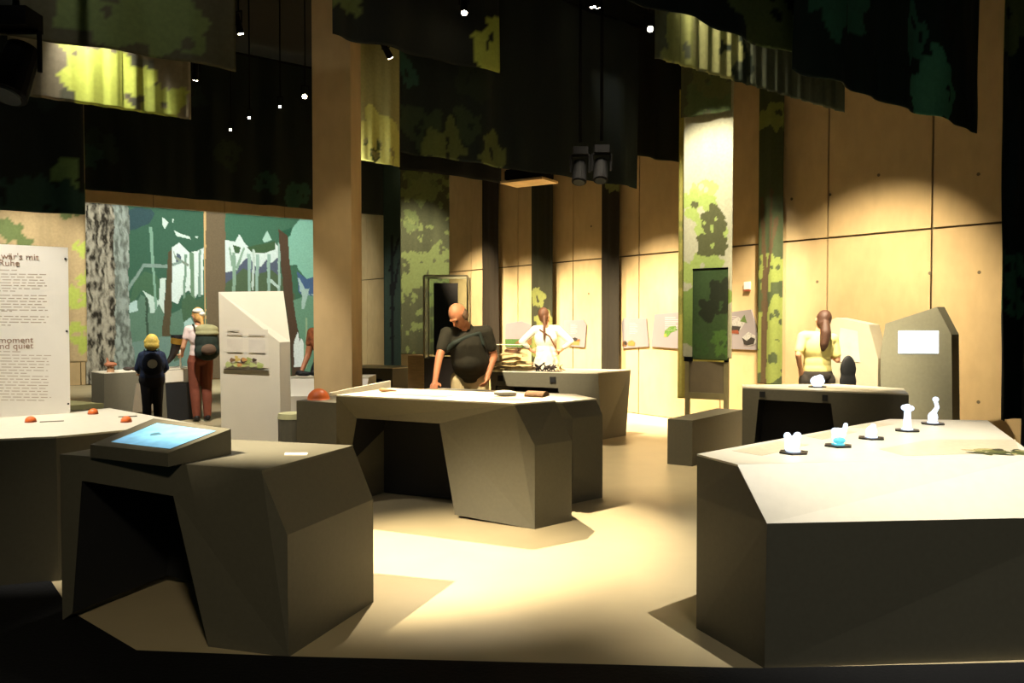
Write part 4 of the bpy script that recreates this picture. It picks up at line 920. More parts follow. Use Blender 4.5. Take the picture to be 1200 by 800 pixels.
# ---------------------------------------------------------------- frame under the big banner
l0, l1 = [Vector(p) for p in C['legs']]
fr = thing('banner_stand', 'olive steel frame standing below the big lit banner, with brown panel', 'frame', (l0.x, l0.y, 0))
fm = mat('olive steel', (110, 100, 66), .5)
zc, zc2, zr, zr2 = C['legz']
for p in (l0, l1): box('leg', (p.x, p.y, zc2 / 2), (.055, .05, zc2), fm, fr, R(-30))
d_ = (l1 - l0); d_.z = 0; dl = d_.length; d_.normalize(); nd = Vector((d_.y, -d_.x, 0))
def fp(t, z, off=0.): 
    p = l0 + d_ * t * dl + nd * off; return Vector((p.x, p.y, z))
plate('rail', [fp(0, zr2, .03), fp(1, zr2, .03), fp(1, zr, .03), fp(0, zr, .03)], nd, .05, fm, fr)
plate('panel', [fp(.05, zr, .005), fp(.97, zr, .005), fp(.97, zc2, .005), fp(.05, zc2, .005)], nd, .012, mat('brown-grey panel board', (96, 84, 60), .7), fr)
plate('clamp', [fp(-.08, zc2, .03), fp(.12, zc2, .03), fp(.12, zc, .03), fp(-.08, zc, .03)], nd, .05, black_metal, fr)
plate('clamp', [fp(.95, zc2, .03), fp(1.05, zc2, .03), fp(1.05, zc, .03), fp(.95, zc, .03)], nd, .05, black_metal, fr)
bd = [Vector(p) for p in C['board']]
gb = thing('banner_shade_sheet', 'dark green leaf-printed sheet standing in for shade on the lower big lit banner', 'banner', bd[3])  # shade on the lower banner, shaped as a darker printed sheet
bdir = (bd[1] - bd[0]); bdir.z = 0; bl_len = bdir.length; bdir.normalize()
grid_obj('shade_print', Vector((bd[0].x, bd[0].y)) , (bdir.x, bdir.y), bl_len, bd[3].z, bd[1].z - .02, cloth_print_fn(bl_len, 1, 2.2, 121, [(.75, 1.75, .3, (42, 46, 28)), (.85, 1.25, .25, (76, 104, 46)), (.2, 1.2, .2, (60, 84, 42))], (58, 76, 40), 1, ((62, 80, 44),)), cloth_print, gb, .014, None, (bdir.y, -bdir.x), .008)
tube('shade_top_edge', [(bd[0].x, bd[0].y, bd[1].z - .02), (bd[1].x, bd[1].y, bd[1].z - .02)], .010, black_metal, gb)

# ---------------------------------------------------------------- showcase, post, projector, lamps
v0, v1, v2 = [Vector(p) for p in C['vit']]
sc_ = thing('showcase', 'tall glass showcase with a dark board inside behind the bald man', 'showcase', (-.8, 9.85, 0))
zt_, zb_, zpl = C['vz'][0], C['vz'][1], 1.08
x0, x1, y0, y1 = v0.x, v2.x, 9.6, 10.1
box('plinth', ((x0 + x1) / 2, (y0 + y1) / 2, zpl / 2), (x1 - x0, y1 - y0, zpl), mat('dark plinth', (40, 34, 30), .6), sc_)
for (cx, cy, sx, sy) in (((x0 + x1) / 2, y0, x1 - x0, .008), (x0, (y0 + y1) / 2, .008, y1 - y0), (x1, (y0 + y1) / 2, .008, y1 - y0), ((x0 + x1) / 2, y1, x1 - x0, .008)):
    box('glass_pane', (cx, cy, (zpl + zt_) / 2), (sx, sy, zt_ - zpl - .004), glass, sc_)
for (cx, cy) in ((x0, y0), (x1, y0), (x0, y1), (x1, y1)):
    box('corner_post', (cx, cy, (zpl + zt_) / 2), (.022, .022, zt_ - zpl), mat('pale metal', (150, 140, 110), .4, metal=.6), sc_)
for (cx, cy, sx, sy) in (((x0 + x1) / 2, y0, x1 - x0, .022), ((x0 + x1) / 2, y1, x1 - x0, .022)):
    box('top_rail', (cx, cy, zt_), (sx, sy, .022), MATS['pale metal'], sc_)
box('dark_board', ((-.99 - .70) / 2 + .02, 9.95, (zpl + zb_) / 2 + .01), (.30, .03, zb_ - zpl - .02), mat('dark brown board', (36, 28, 24), .6), sc_)
p0, p1 = [Vector(p) for p in C['post']]
tag(box('pedestal', ((p0.x + p1.x) / 2, 10.3, C['posth'] / 2), (p1.x - p0.x, .2, C['posth']), wood_mat), 'narrow pale wooden pedestal left of the glass showcase', 'pedestal')
a, b_ = [Vector(p) for p in C['proj']]
pr = thing('projector', 'black projector on a pale shelf hanging high in the middle of the hall', 'projector', (a + b_) / 2)
pc = (a + b_) / 2; rzp = math.atan2((b_ - a).y, (b_ - a).x)
box('case', (pc.x, pc.y, pc.z + .10), (.58, .36, .15), black_metal, pr, rzp, .02)
box('shelf', (pc.x, pc.y, pc.z + .005), (.66, .42, .03), wood_mat, pr, rzp)
box('indicator', (pc.x + .1, pc.y - .24, pc.z + .10), (.07, .03, .05), mat('indicator light', (220, 190, 90), .4, emit=.5), pr, rzp)
for sgn in (-1, 1): tube('hanger', [(pc.x + sgn * .28 * math.cos(rzp), pc.y + sgn * .28 * math.sin(rzp), pc.z + .02), (pc.x + sgn * .28 * math.cos(rzp), pc.y + sgn * .28 * math.sin(rzp), ZC + .01)], .012, black_metal, pr, 6)

def spotlight(p, t, label, r=.055, ln=.2, on=True, group=None):
    p = Vector(p); d = (Vector(t) - p).normalized()
    root = thing('spotlight', label, 'lamp', p, group=group)
    bm = bmesh.new(); cyl(bm, p - d * ln, p, r * .8, r, 16); bm_obj('housing', bm, black_metal, root)
    bm = bmesh.new(); cyl(bm, p, p + d * .006, r * .82, seg=16); bm_obj('lens', bm, lens_mat if on else black, root)
    q = p - d * ln * .5
    side = Vector((-d.y, d.x, 0)).normalized() * (r + .012)
    bm = bmesh.new()
    cyl(bm, q + side, q + side + Vector((0, 0, .13)), .007, seg=6); cyl(bm, q - side, q - side + Vector((0, 0, .13)), .007, seg=6); cyl(bm, q + side + Vector((0, 0, .13)), q - side + Vector((0, 0, .13)), .007, seg=6)
    bm_obj('yoke', bm, black_metal, root)
    tube('rod', [q + Vector((0, 0, .13)), (q.x, q.y, ZC + .01)], .009, black_metal, root, 6)
    return root
for k, (p, t, cone, watts, colour, blend, size, where) in enumerate(LAMPS):
    sp = spotlight(p, t, 'black spotlight ' + where, r=.036)
    if size == .003:    # unseen flap added to cut the beam along the upper edge of the forest picture
        h = Vector((nm.x, nm.y, 0)); dd = (Vector(t) - Vector(p)).normalized(); src = Vector(p) + dd * .08
        c_ = src - h * .30; w = Vector((dm.x, dm.y, 0)) * .7
        zc_ = src.z + (4.27 - src.z) * .30 / (src - Vector((corner.x, corner.y, 0))).dot(h)
        plate('added_beam_flap', [c_ - w + Vector((0, 0, zc_ - c_.z)), c_ + w + Vector((0, 0, zc_ - c_.z)), c_ + w + Vector((0, 0, .5)), c_ - w + Vector((0, 0, .5))], h, .004, black, sp)
extra = {'l1048': ((3.4, 5.5, 2.2), 'bright spotlight above the right stele, before the dark cloth'),
         'l357': ((-1.5, 3, 1.5), 'bright spotlight just left of the column'), 'l292': ((-1.5, 2, 2.5), 'small dim spotlight left of the column, second of the low row'), 'l270': ((-2, 2, 2.5), 'small dim spotlight leftmost of the row left of the column'),
         'l328': ((-1.2, 2, 1.4), 'spotlight showing only its rim, left of the column'), 'l412': ((-.5, 2, 2.5), 'tiny bright spotlight at the right edge of the column'), 'l544': None, 'l453': ((-1.2, 4, 2), 'small reddish spotlight above and right of the column'), 'l770': None, 'l762': ((1.2, 3, 1.5), 'bright spotlight at the left end of the lit cloth strip')}
for k, v in extra.items():
    if v: spotlight(C['lamps'][k], v[0], v[1], r=.036 if k in ('l357', 'l762') else .02)
# moving heads
hl = ['left black moving-head lamp of the pair hanging before the back wall', 'right black moving-head lamp of the pair hanging before the back wall', 'big black lamp with a yoke at the upper left picture edge']
for k, p in enumerate(C['heads']):
    p = Vector(p); s = .80 if k < 2 else 1.05
    root = thing('stage_lamp', hl[k], 'lamp', p)
    bm = bmesh.new(); cyl(bm, p + Vector((-.02, -.06, -.16)) * s, p + Vector((0, .06, .12)) * s, .10 * s, .085 * s, 18); bm_obj('head', bm, black_metal, root, False)
    bm = bmesh.new(); cyl(bm, p + Vector((-.0215, -.066, -.172)) * s, p + Vector((-.02, -.061, -.161)) * s, .075 * s, seg=16); bm_obj('lens', bm, mat('grey lens', (60, 64, 66), .12), root)
    bm = bmesh.new()
    for sg in (-1, 1): cyl(bm, p + Vector((sg * .125, 0, -.02)) * s, p + Vector((sg * .125, 0, .2)) * s, .014, seg=8)
    cyl(bm, p + Vector((-.125, 0, .2)) * s, p + Vector((.125, 0, .2)) * s, .014, seg=8)
    bm_obj('yoke', bm, black_metal, root)
    box('base_box', p + Vector((0, 0, .26)) * s, (.2 * s, .16 * s, .1 * s), black_metal, root)
    tube('rod', [p + Vector((0, 0, .3)), (p.x, p.y, ZC + .01)], .018, black_metal, root, 8)

# ---------------------------------------------------------------- exhibits on the far tables
bark_m = mat('pale bark', (206, 176, 128), .85, .35, 18, .4); bark_d = mat('dark bark', (96, 62, 40), .85, .3, 20, .4)
bp = Vector((-.02, 10.80, .862))
pos = [(-.12, -.02, .012, .15, 0), (.12, 0, .014, .16, 1), (-.02, .10, .016, .15, 0), (-.07, .0, .055, .15, 2), (.13, .03, .06, .13, 0), (.0, .03, .10, .13, 3), (.03, .03, .15, .15, 1), (.02, .04, .185, .10, 3), (.24, -.01, .02, .10, 2)]
bark_where = ['bottom left of', 'bottom right of', 'bottom rear of', 'second layer left in', 'second layer right in', 'middle of', 'broad upper slab of', 'topmost of', 'lowest right end of']
for k, (x, y, z, s, sd) in enumerate(pos):
    rs = random.Random(k + 40); n = 14; vv = []
    for lay, zz_ in ((0, 0), (1, .026)):
        for i in range(n):
            a = i * 6.283 / n; rr = s * (.75 + .35 * rs.random()) * (1 if lay == 0 else .9)
            vv.append((bp.x + x + rr * math.cos(a), bp.y + y + rr * .55 * math.sin(a), bp.z + z + zz_ + .008 * math.sin(a * 2 + k) + (.002 if z < .02 else 0) - (.006 if z < .02 and lay == 0 else 0)))
    ff = [tuple(range(n))[::-1], tuple(range(n, 2 * n))] + [(i, (i + 1) % n, n + (i + 1) % n, n + i) for i in range(n)]
    vv = [(bp.x + (v[0] - bp.x) * 1.25, bp.y + (v[1] - bp.y) * 1.2, bp.z + (v[2] - bp.z) * (1.3 if z > .02 else 1) + ((v[0] - bp.x - x) * (.08 * ((k % 3) - 1)) if z > .02 else 0)) for v in vv]
    tag(mesh_obj('bark_piece', vv, ff, bark_d if k == 7 else bark_m), 'flat bark piece, %s the pile on the far table' % bark_where[k], 'bark', 'bark pieces piled on the far table')
cs = thing('acrylic_screen', 'clear acrylic screen standing in front of the bark pile', 'screen', (.0, 10.66, .86))
d0 = (Vector(Dt[1]) - Vector(Dt[0])).normalized()
box('pane', (-.06, 10.625, 1.035), (.56, .008, .35), glass, cs, R(-16.8)); box('edge', (-.06, 10.625, 1.213), (.56, .012, .008), mat('bright acrylic edge', (236, 226, 196), .2), cs, R(-16.8))
rs = random.Random(5)
for k in range(4):
    prims = []
    for i in range(6):
        a = rs.random() * 6.28; l = .05 + .05 * rs.random()
        prims.append(('c', (0, 0, .05), .016, (math.cos(a) * l, math.sin(a) * l * .6, .05 + (rs.random() - .35) * .11), .006))
    for i in range(3): prims.append(('c', (0, 0, .05), .014, ((i - 1) * .04, (i % 2) * .03 - .01, .004), .008))
    x = .36 + k * .085
    tag(blob('root_piece', prims, mat('dark root wood', (44, 32, 26), .7, .3, 20) if k < 3 else bark_m, .006, 1, None, (x, 10.62 - .30 * (x - .2) + .03, .862)), ['first (left)', 'second', 'third', 'pale last (right)'][k] + ' spiky root piece right of the bark pile', 'exhibit', 'root pieces on the far table')
slab('mount_plate', [(.30, 10.52), (.62, 10.42), (.66, 10.50), (.34, 10.61)], .8605, .864, black, tD)
# on the low table by the mural
def jq(t, off, z=.8): 
    p = Vector(jf0).lerp(Vector(jf1), t) - nj * off; return Vector((p.x, p.y, z))
h0 = jq(.80, .12)
hr = thing('horn', 'black curved horn with a gold band on a thin white stand', 'exhibit', h0)
hx = -dirj * -1
pts = [h0 + Vector((-.17, -.13, .05)), h0 + Vector((-.12, -.09, .10)), h0 + Vector((-.07, -.05, .19)), h0 + Vector((-.04, -.02, .30)), h0 + Vector((-.015, 0, .40)), h0 + Vector((0, 0, .46))]
blob('horn_body', [('c', pts[i], .016 + .017 * i, pts[i + 1], .016 + .017 * (i + 1)) for i in range(4)], mat('black horn', (30, 26, 22), .35), .008, 2, hr)
bm = bmesh.new(); cyl(bm, pts[4] - Vector((0, 0, .03)), pts[5], .098, .105, 20); bm_obj('gold_band', bm, mat('gold band', (176, 136, 56), .35, metal=.7), hr)
bm = bmesh.new(); cyl(bm, pts[5], pts[5] + Vector((0, 0, .05)), .104, .11, 20); bm_obj('mouth', bm, black, hr)
tube('stand_rod', [h0 + Vector((.03, 0, 0)), h0 + Vector((.03, 0, .40))], .012, white_paint, hr)
m0 = jq(.10, .10)
mr = thing('mushroom_model', 'small brown mushroom model at the left end of the low table', 'exhibit', m0)
bm = bmesh.new(); cyl(bm, m0 + Vector((0, 0, .001)), m0 + Vector((0, 0, .10)), .05, .04, 14); bm_obj('stem', bm, mat('tan stem', (160, 120, 84), .7), mr)
blob('cap', [('e', (0, 0, .11), (.085, .085, .035)), ('c', (-.03, 0, .13), .02, (-.05, 0, .2), .012)], mat('red-brown cap', (150, 96, 66), .6), .01, 2, mr, m0)
m1 = jq(.33, .10)
tag(blob('dark_cones', [('e', (-.1, 0, .03), (.07, .05, .028)), ('e', (.02, .02, .03), (.08, .05, .03)), ('e', (.13, 0, .025), (.06, .04, .024))], mat('dark brown cones', (40, 30, 22), .8, .3, 20, .4), .01, 1, None, m1), 'dark brown cone cluster on the low table left of the child', 'exhibit')
for k, (x, s) in enumerate(((-2.52, .10), (-2.34, .12))):
    root = thing('black_shell', ['black rounded shell on the white desk, left one', 'black rounded shell on the white desk, by the column'][k], 'exhibit', (x, 9.6, .86))
    blob('shell', [('e', (0, 0, .032), (s, .06, .03)), ('e', (-.04, 0, .045), (s * .5, .05, .03))], black, .008, 2, root, (x, 9.6, .862))
    box('pale_edge', (x, 9.53, .866), (s * 1.6, .03, .01), white_paint, root)

# ---------------------------------------------------------------- people
skin = mat('skin', (206, 150, 112), .55, .06, 12); skin2 = mat('ruddy skin', (196, 128, 88), .5, .08, 12)
def vmul(a, k): return tuple(v * k for v in a)
def hand_prims(w, d, up, curl=.5, s=1.0):
    """palm, four jointed fingers of unequal length and a side thumb"""
    w = Vector(w); d = Vector(d).normalized(); up = Vector(up); up = (up - d * up.dot(d)).normalized(); sd = d.cross(up)
    out = [('c', w, .026 * s, w + d * .045 * s, .030 * s)]
    for sg in (-1, 1): out.append(('c', w + d * .03 * s + sd * sg * .012 * s, .018 * s, w + d * .085 * s + sd * sg * .024 * s, .015 * s))
    for i, ln in enumerate((.068, .078, .072, .056)):
        b0 = w + d * .085 * s + sd * (i - 1.5) * .021 * s
        k1_ = (d * math.cos(curl * .5) - up * math.sin(curl * .5)); k2_ = (d * math.cos(curl * 1.4) - up * math.sin(curl * 1.4))
        m_ = b0 + k1_ * ln * .5 * s; e = m_ + k2_ * ln * .5 * s
        out += [('c', b0, .0095 * s, m_, .0088 * s), ('c', m_, .0088 * s, e, .0075 * s)]
    t0 = w + d * .03 * s - sd * .03 * s; t1 = t0 + (d * .7 - sd * .7) * .035 * s; t2 = t1 + (d - sd * .2 - up * .3).normalized() * .03 * s
    out += [('c', t0, .013 * s, t1, .011 * s), ('c', t1, .011 * s, t2, .009 * s)]
    return out

def person(label, loc, rz, J, shirt_m, trouser_m, shoe_m, hair_m, skin_m=skin, s=1.0, sleeve=.55, hair='short', shirt_hem=.90, curls=(.5, .5), belly=0., fem=False, bald=False, hair_extra=()):
    """J: joints in metres, facing -Y before turning; sides L (+x) and R (-x)"""
    root = thing('person', label, 'person', loc, rz)
    g = lambda k: Vector(J[k])
    pel, ch, nk, hd = g('pelvis'), g('chest'), g('neck'), g('head')
    fwd = Vector(J.get('look', (0, -1, 0))).normalized()
    hs = J.get('hs', 1.0)
    up = (hd - nk).normalized(); up = (up - fwd * up.dot(fwd)).normalized() if abs(up.dot(fwd)) < .98 else Vector((0, 0, 1))
    sd = fwd.cross(up)
    hw = .155 if fem else .19
    mid = pel.lerp(ch, .45)
    torso = [('e', pel, (.155, .115, .12)), ('e', mid + Vector((0, -belly * .6, 0)), (.135 + belly * .4, .10 + belly, .15)), ('e', ch, (.16 if fem else .185, .112, .17)),
             ('c', g('shL') + Vector((-.03, 0, -.01)), .062, g('shR') + Vector((.03, 0, -.01)), .062), ('c', ch + Vector((0, 0, .06)), .10, nk - up * .04, .058)]
    if belly: torso += [('c', ch + Vector((.03, -.02, -.02)), .155, pel + Vector((.03, -.06, .16)), .168), ('c', ch + Vector((-.03, -.02, -.02)), .155, pel + Vector((-.03, -.06, .16)), .168)]
    hq = Matrix((sd, fwd, up)).transposed().to_euler()
    head = [('c', nk - up * .05, .056, hd - up * .06 * hs - fwd * .0, .05), ('e', hd + up * .015 * hs - fwd * .012 * hs, vmul((.076, .096, .108), hs), hq), ('e', hd - up * .05 * hs + fwd * .022 * hs, vmul((.054, .060, .068), hs), hq),
            ('c', hd + fwd * .082 * hs + up * .01 * hs, .010 * hs, hd + fwd * .104 * hs - up * .022 * hs, .014 * hs), ('e', hd + fwd * .080 * hs - up * .058 * hs, vmul((.024, .012, .012), hs), hq),
            ('c', hd + fwd * .082 * hs + up * .026 * hs + sd * .035 * hs, .010 * hs, hd + fwd * .086 * hs + up * .026 * hs - sd * .035 * hs, .010 * hs), ('e', hd - up * .095 * hs + fwd * .055 * hs, vmul((.024, .022, .018), hs), hq)]
    for sg in (-1, 1): head.append(('e', hd + sd * sg * .078 * hs - up * .005 * hs - fwd * .01 * hs, vmul((.012, .022, .034), hs), hq))
    arms = []; legs = []
    for S, cu in (('L', curls[0]), ('R', curls[1])):
        sh, el, wr = g('sh' + S), g('el' + S), g('wr' + S)
        k = .88 if fem else 1.0
        arms += [('c', sh, .052 * k * s, el, .040 * k * s), ('c', el, .040 * k * s, wr, .027 * k * s)]
        hdv = Vector(J.get('hd' + S, wr - el)); hup = Vector(J.get('hu' + S, (0, -1, .3)))
        arms += hand_prims(wr, hdv, hup, cu, s)
        hp_, kn_, an = g('hp' + S), g('kn' + S), g('an' + S)
        legs += [('c', hp_, .088 * s, kn_, .058 * s), ('c', kn_, .056 * s, kn_.lerp(an, .35) + Vector((0, .012, 0)), .056 * s), ('c', kn_.lerp(an, .35) + Vector((0, .012, 0)), .054 * s, an, .036 * s)]
        legs += [('c', an + Vector((0, .02, -.035)), .034 * s, an + Vector((0, -.13, -.05)), .026 * s)]
    blob('body', torso + head + arms + legs, skin_m, .0075, 3, root, loc, rz)
    # clothes follow the body
    o_ = .014
    def grow(p, q=o_):
        return ('e', p[1], tuple(v + q for v in p[2]), *p[3:]) if p[0] == 'e' else ('c', p[1], p[2] + q, p[3], p[4] + q)
    sh_p = [grow(p) for p in torso[1:4] + torso[5:]] + [('c', ch + Vector((0, 0, .05)), .115, nk - up * .065, .064)]
    hem = pel + Vector((0, 0, shirt_hem - pel.z))
    sh_p += [('e', pel.lerp(mid, .45), (.158 + belly * .3, .122 + belly * .7, .13))]
    if shirt_hem < pel.z: sh_p.append(('e', hem + Vector((0, 0, .06)), (.165, .13, .10)))
    for S in 'LR':
        sh, el, wr = g('sh' + S), g('el' + S), g('wr' + S)
        if sleeve <= 1: sh_p.append(('c', sh, .068 * (.88 if fem else 1) * s, sh.lerp(el, sleeve), .060 * (.88 if fem else 1) * s))
        else: sh_p += [('c', sh, .064 * s, el, .052 * s), ('c', el, .052 * s, el.lerp(wr, sleeve - 1), .042 * s)]
    blob('shirt', sh_p, shirt_m, .01, 4, root, loc, rz)
    tr = [grow(torso[0], .016)]
    for S in 'LR':
        hp_, kn_, an = g('hp' + S), g('kn' + S), g('an' + S)
        tr += [('c', hp_, .106 * s, kn_, .078 * s), ('c', kn_, .076 * s, kn_.lerp(an, .35) + Vector((0, .012, 0)), .074 * s), ('c', kn_.lerp(an, .35) + Vector((0, .012, 0)), .074 * s, an, .056 * s)]
    blob('trousers', tr, trouser_m, .01, 4, root, loc, rz)
    for S in 'LR':
        an = g('an' + S)
        blob('shoe', [('c', an + Vector((0, .03, -.03)), .045 * s, an + Vector((0, -.14, -.045)), .034 * s), ('c', an + Vector((0, .03, -.052)), .026 * s, an + Vector((0, -.15, -.055)), .024 * s)], shoe_m, .008, 2, root, loc, rz)
    rows = []
    if bald:
        for a in range(-9, 10):
            t = a / 9 * 1.75
            pdir = sd * math.sin(t) - fwd * math.cos(t)
            rows.append(('e', hd + pdir * .082 * hs - up * .01 * hs, vmul((.016, .016, .042), hs), hq))
    else:
        rows = [('e', hd + up * .028 * hs - fwd * .026 * hs, vmul((.084, .094, .104), hs), hq), ('e', hd - fwd * .05 * hs - up * .02 * hs, vmul((.074, .058, .085), hs), hq)]
    rows += [(r_[0], *[Vector(v) if not isinstance(v, (int, float)) and len(v) == 3 else v for v in r_[1:]]) for r_ in hair_extra]
    blob('hair', rows, hair_m, .008, 2, root, loc, rz)
    for sg in (-1, 1):
        bm = bmesh.new(); bmesh.ops.create_uvsphere(bm, u_segments=10, v_segments=8, radius=.010 * hs, matrix=Matrix.Translation(hd + fwd * .082 * hs + up * .008 * hs + sd * sg * .030 * hs))
        bmesh.ops.transform(bm, matrix=Matrix.Translation(loc) @ Matrix.Rotation(rz, 4, 'Z'), verts=bm.verts)
        bm_obj('eye', bm, mat('dark eye', (40, 30, 26), .2), root, True)
    return root

P = C['p']
dark_shoe = mat('black shoe leather', (24, 22, 22), .5)
# bald man leaning over the middle table, facing the camera
man_loc = (P['man'][0], 8.50, 0)
Jm = dict(pelvis=(.05, .08, .94), chest=(.02, -.02, 1.30), neck=(-.01, -.10, 1.50), head=(-.07, -.17, 1.585), look=(-.38, -.60, -.74), hs=1.12,
          shL=(.22, -.02, 1.42), shR=(-.20, -.06, 1.40), elL=(.30, .04, 1.15), wrL=(.24, -.05, .96), hdL=(-.05, -.1, -.2), huL=(1, 0, 0),
          elR=(-.265, -.22, 1.15), wrR=(-.285, -.47, .915), hdR=(.0, -.5, -.16), huR=(0, 0, 1),
          hpL=(.14, .08, .90), hpR=(-.06, .08, .90), knL=(.17, .04, .50), knR=(-.06, .04, .50), anL=(.18, .08, .085), anR=(-.07, .08, .085))
mp = person('bald man in dark olive T-shirt leaning on the middle table', man_loc, 0, Jm, mat('dark olive T-shirt', (44, 40, 26), .9, .1, 30), mat('beige trousers', (206, 186, 140), .85), dark_shoe, mat('thin grey hair', (104, 78, 54), .8), skin2, 1.08, .62, belly=.07, bald=True, curls=(.9, .35), shirt_hem=.86)
blob('chest_strap', [('c', (-.22, -.14, 1.20), .034, (-.11, -.175, 1.30), .034), ('c', (-.11, -.175, 1.30), .034, (.04, -.165, 1.37), .022), ('c', (.04, -.165, 1.37), .022, (.15, -.12, 1.40), .024), ('c', (.15, -.12, 1.40), .024, (.19, -.12, 1.28), .022)], mat('green-black strap', (36, 44, 34), .7), .008, 2, mp, man_loc)
# woman in white, hands on hips, seen from behind
ww_loc = (P['whitew'][0], 11.75, 0)
Jw = dict(pelvis=(0, 0, .95), chest=(0, 0, 1.27), neck=(0, .01, 1.45), head=(.02, -.015, 1.60), look=(-.45, -.85, 0), hs=.98,
          shL=(.165, 0, 1.40), shR=(-.165, 0, 1.40), elL=(.36, .06, 1.22), wrL=(.22, .0, 1.09), hdL=(-.2, -.02, -.05), huL=(0, 1, .2), elR=(-.36, .06, 1.22), wrR=(-.22, 0, 1.09), hdR=(.2, -.02, -.05), huR=(0, 1, .2),
          hpL=(.09, 0, .90), hpR=(-.09, 0, .90), knL=(.10, 0, .49), knR=(-.10, 0, .49), anL=(.11, .02, .085), anR=(-.11, .02, .085))
white_cloth = mat('white cotton', (226, 218, 200), .9, .04, 20); white_tr = mat('white linen', (220, 208, 184), .9, .06, 14)
brown_hair = mat('brown hair', (92, 58, 34), .6, .3, 40, .3, stretch=(6, 6, 1))
wr_ = person('woman in white with long braid and hands on hips, seen from behind', ww_loc, R(180), Jw, white_cloth, white_tr, dark_shoe, brown_hair, skin, .95, 1.6, fem=True, shirt_hem=1.0,
             hair_extra=[('c', (.03, .075, 1.58), .030, (.03, .125, 1.45), .020), ('c', (.03, .125, 1.45), .020, (.035, .145, 1.32), .018), ('c', (.035, .145, 1.32), .018, (.035, .14, 1.24), .010)])
blob('shoulder_strap', [('c', (-.05, .128, 1.30), .012, (-.14, .125, 1.12), .012), ('c', (.10, .11, 1.40), .012, (-.05, .128, 1.30), .012)], mat('brown strap', (110, 70, 36), .7), .007, 1, wr_, ww_loc, R(180))
blob('skirt', [('c', (0, .0, 1.02), .135, (.01, .0, .60), .20), ('e', (0, 0, .60), (.22, .19, .10))], white_tr, .012, 3, wr_, ww_loc, R(180))
# woman in yellow shirt, seen from behind
rw_loc = (P['right'][0], 8.78, 0)
Jr = dict(pelvis=(0, 0, .93), chest=(.0, 0, 1.24), neck=(-.03, -.01, 1.41), head=(-.065, -.02, 1.53), look=(-.1, -1, -.15), hs=.95,
          shL=(.165, 0, 1.36), shR=(-.175, 0, 1.34), elL=(.245, .10, 1.16), wrL=(.19, .02, .985), hdL=(-.06, -.06, -.12), huL=(.3, 1, 0), elR=(-.215, .02, 1.10), wrR=(-.235, -.14, 1.12), hdR=(-.03, -.12, .06), huR=(0, 0, 1),
          hpL=(.10, 0, .88), hpR=(-.10, 0, .88), knL=(.11, 0, .48), knR=(-.11, 0, .48), anL=(.11, .02, .085), anR=(-.11, .02, .085))
auburn = mat('auburn hair', (66, 40, 24), .6, .35, 40, .3, stretch=(5, 5, 1))
rw = person('woman in pale yellow shirt with long brown ponytail, seen from behind', rw_loc, R(180), Jr, mat('pale yellow shirt', (216, 204, 130), .9, .05, 20), mat('dark grey trousers', (52, 46, 38), .85), dark_shoe, auburn, skin, .95, .75, fem=True, shirt_hem=1.0, curls=(.6, 1.0),
            hair_extra=[('c', (-.055, .08, 1.50), .045, (-.04, .125, 1.40), .058), ('c', (-.04, .125, 1.40), .058, (-.02, .14, 1.28), .048), ('c', (-.02, .14, 1.28), .048, (-.01, .135, 1.22), .022)])
hw_ = Matrix.Translation(rw_loc) @ Matrix.Rotation(R(180), 4, 'Z')
ph = hw_ @ Vector((-.265, -.225, 1.165))
tag(box('phone', ph, (.012, .075, .14), black, None, R(15), .004), 'black phone held up by the woman in yellow', 'phone')
# black rounded chair back beside her
chb = thing('chair', 'black chair with rounded back right of the woman in yellow', 'chair', (3.78, 8.72, 0))
bp_ = Vector((3.71, 8.78, 0))
blob('backrest', [('e', (0, 0, 1.0), (.09, .03, .14)), ('e', (0, 0, .86), (.095, .03, .14)), ('e', (0, 0, 1.04), (.075, .03, .115))], black, .01, 3, chb, bp_)
blob('seat', [('e', (0, .13, .46), (.19, .17, .03))], black, .012, 2, chb, bp_)
tube('back_stem', [bp_ + Vector((0, .0, .48)), bp_ + Vector((0, 0, .8))], .018, black_metal, chb)
for sx in (-1, 1):
    for sy in (0, .25): tube('leg', [bp_ + Vector((sx * .14, sy, .46)), bp_ + Vector((sx * .15, sy, .0))], .013, black_metal, chb)
# woman with the backpack at left
lw_loc = (-4.74, 12.10, 0)
Jl = dict(pelvis=(0, 0, .96), chest=(0, .02, 1.28), neck=(.01, 0, 1.46), head=(.03, -.03, 1.60), look=(.35, -.9, -.15), hs=1.0,
          shL=(.17, 0, 1.40), shR=(-.17, 0, 1.40), elL=(.24, -.02, 1.13), wrL=(.22, -.24, 1.02), hdL=(0, -.2, -.05), huL=(0, 0, 1), elR=(-.22, -.04, 1.13), wrR=(-.12, -.26, 1.06), hdR=(.05, -.2, 0), huR=(0, 0, 1),
          hpL=(.085, 0, .91), hpR=(-.085, 0, .91), knL=(.085, -.01, .50), knR=(-.085, .01, .50), anL=(.07, .03, .09), anR=(-.085, .05, .09))
blond = mat('blond hair', (206, 160, 92), .6, .2, 40, .3)
lw = person('blond woman in pale T-shirt and brown trousers with a backpack', lw_loc, R(212), Jl, mat('pale pink T-shirt', (226, 204, 196), .9, .06, 20), mat('red-brown trousers', (124, 66, 46), .85, .08, 14), dark_shoe, blond, skin, 1.0, .45, fem=True, shirt_hem=.98,
            hair_extra=[('c', (0, .06, 1.58), .035, (-.02, .09, 1.46), .025)])
blob('headscarf', [('e', (.03, .02, 1.675), (.080, .08, .045)), ('e', (-.02, .07, 1.63), (.05, .04, .035))], white_cloth, .008, 2, lw, lw_loc, R(212))
bk = thing('backpack', 'green and black backpack worn by the blond woman at left', 'backpack', lw_loc)
lift = Matrix.Translation(lw_loc) @ Matrix.Rotation(R(212), 4, 'Z')
def in_l(p): return lift @ Vector(p)
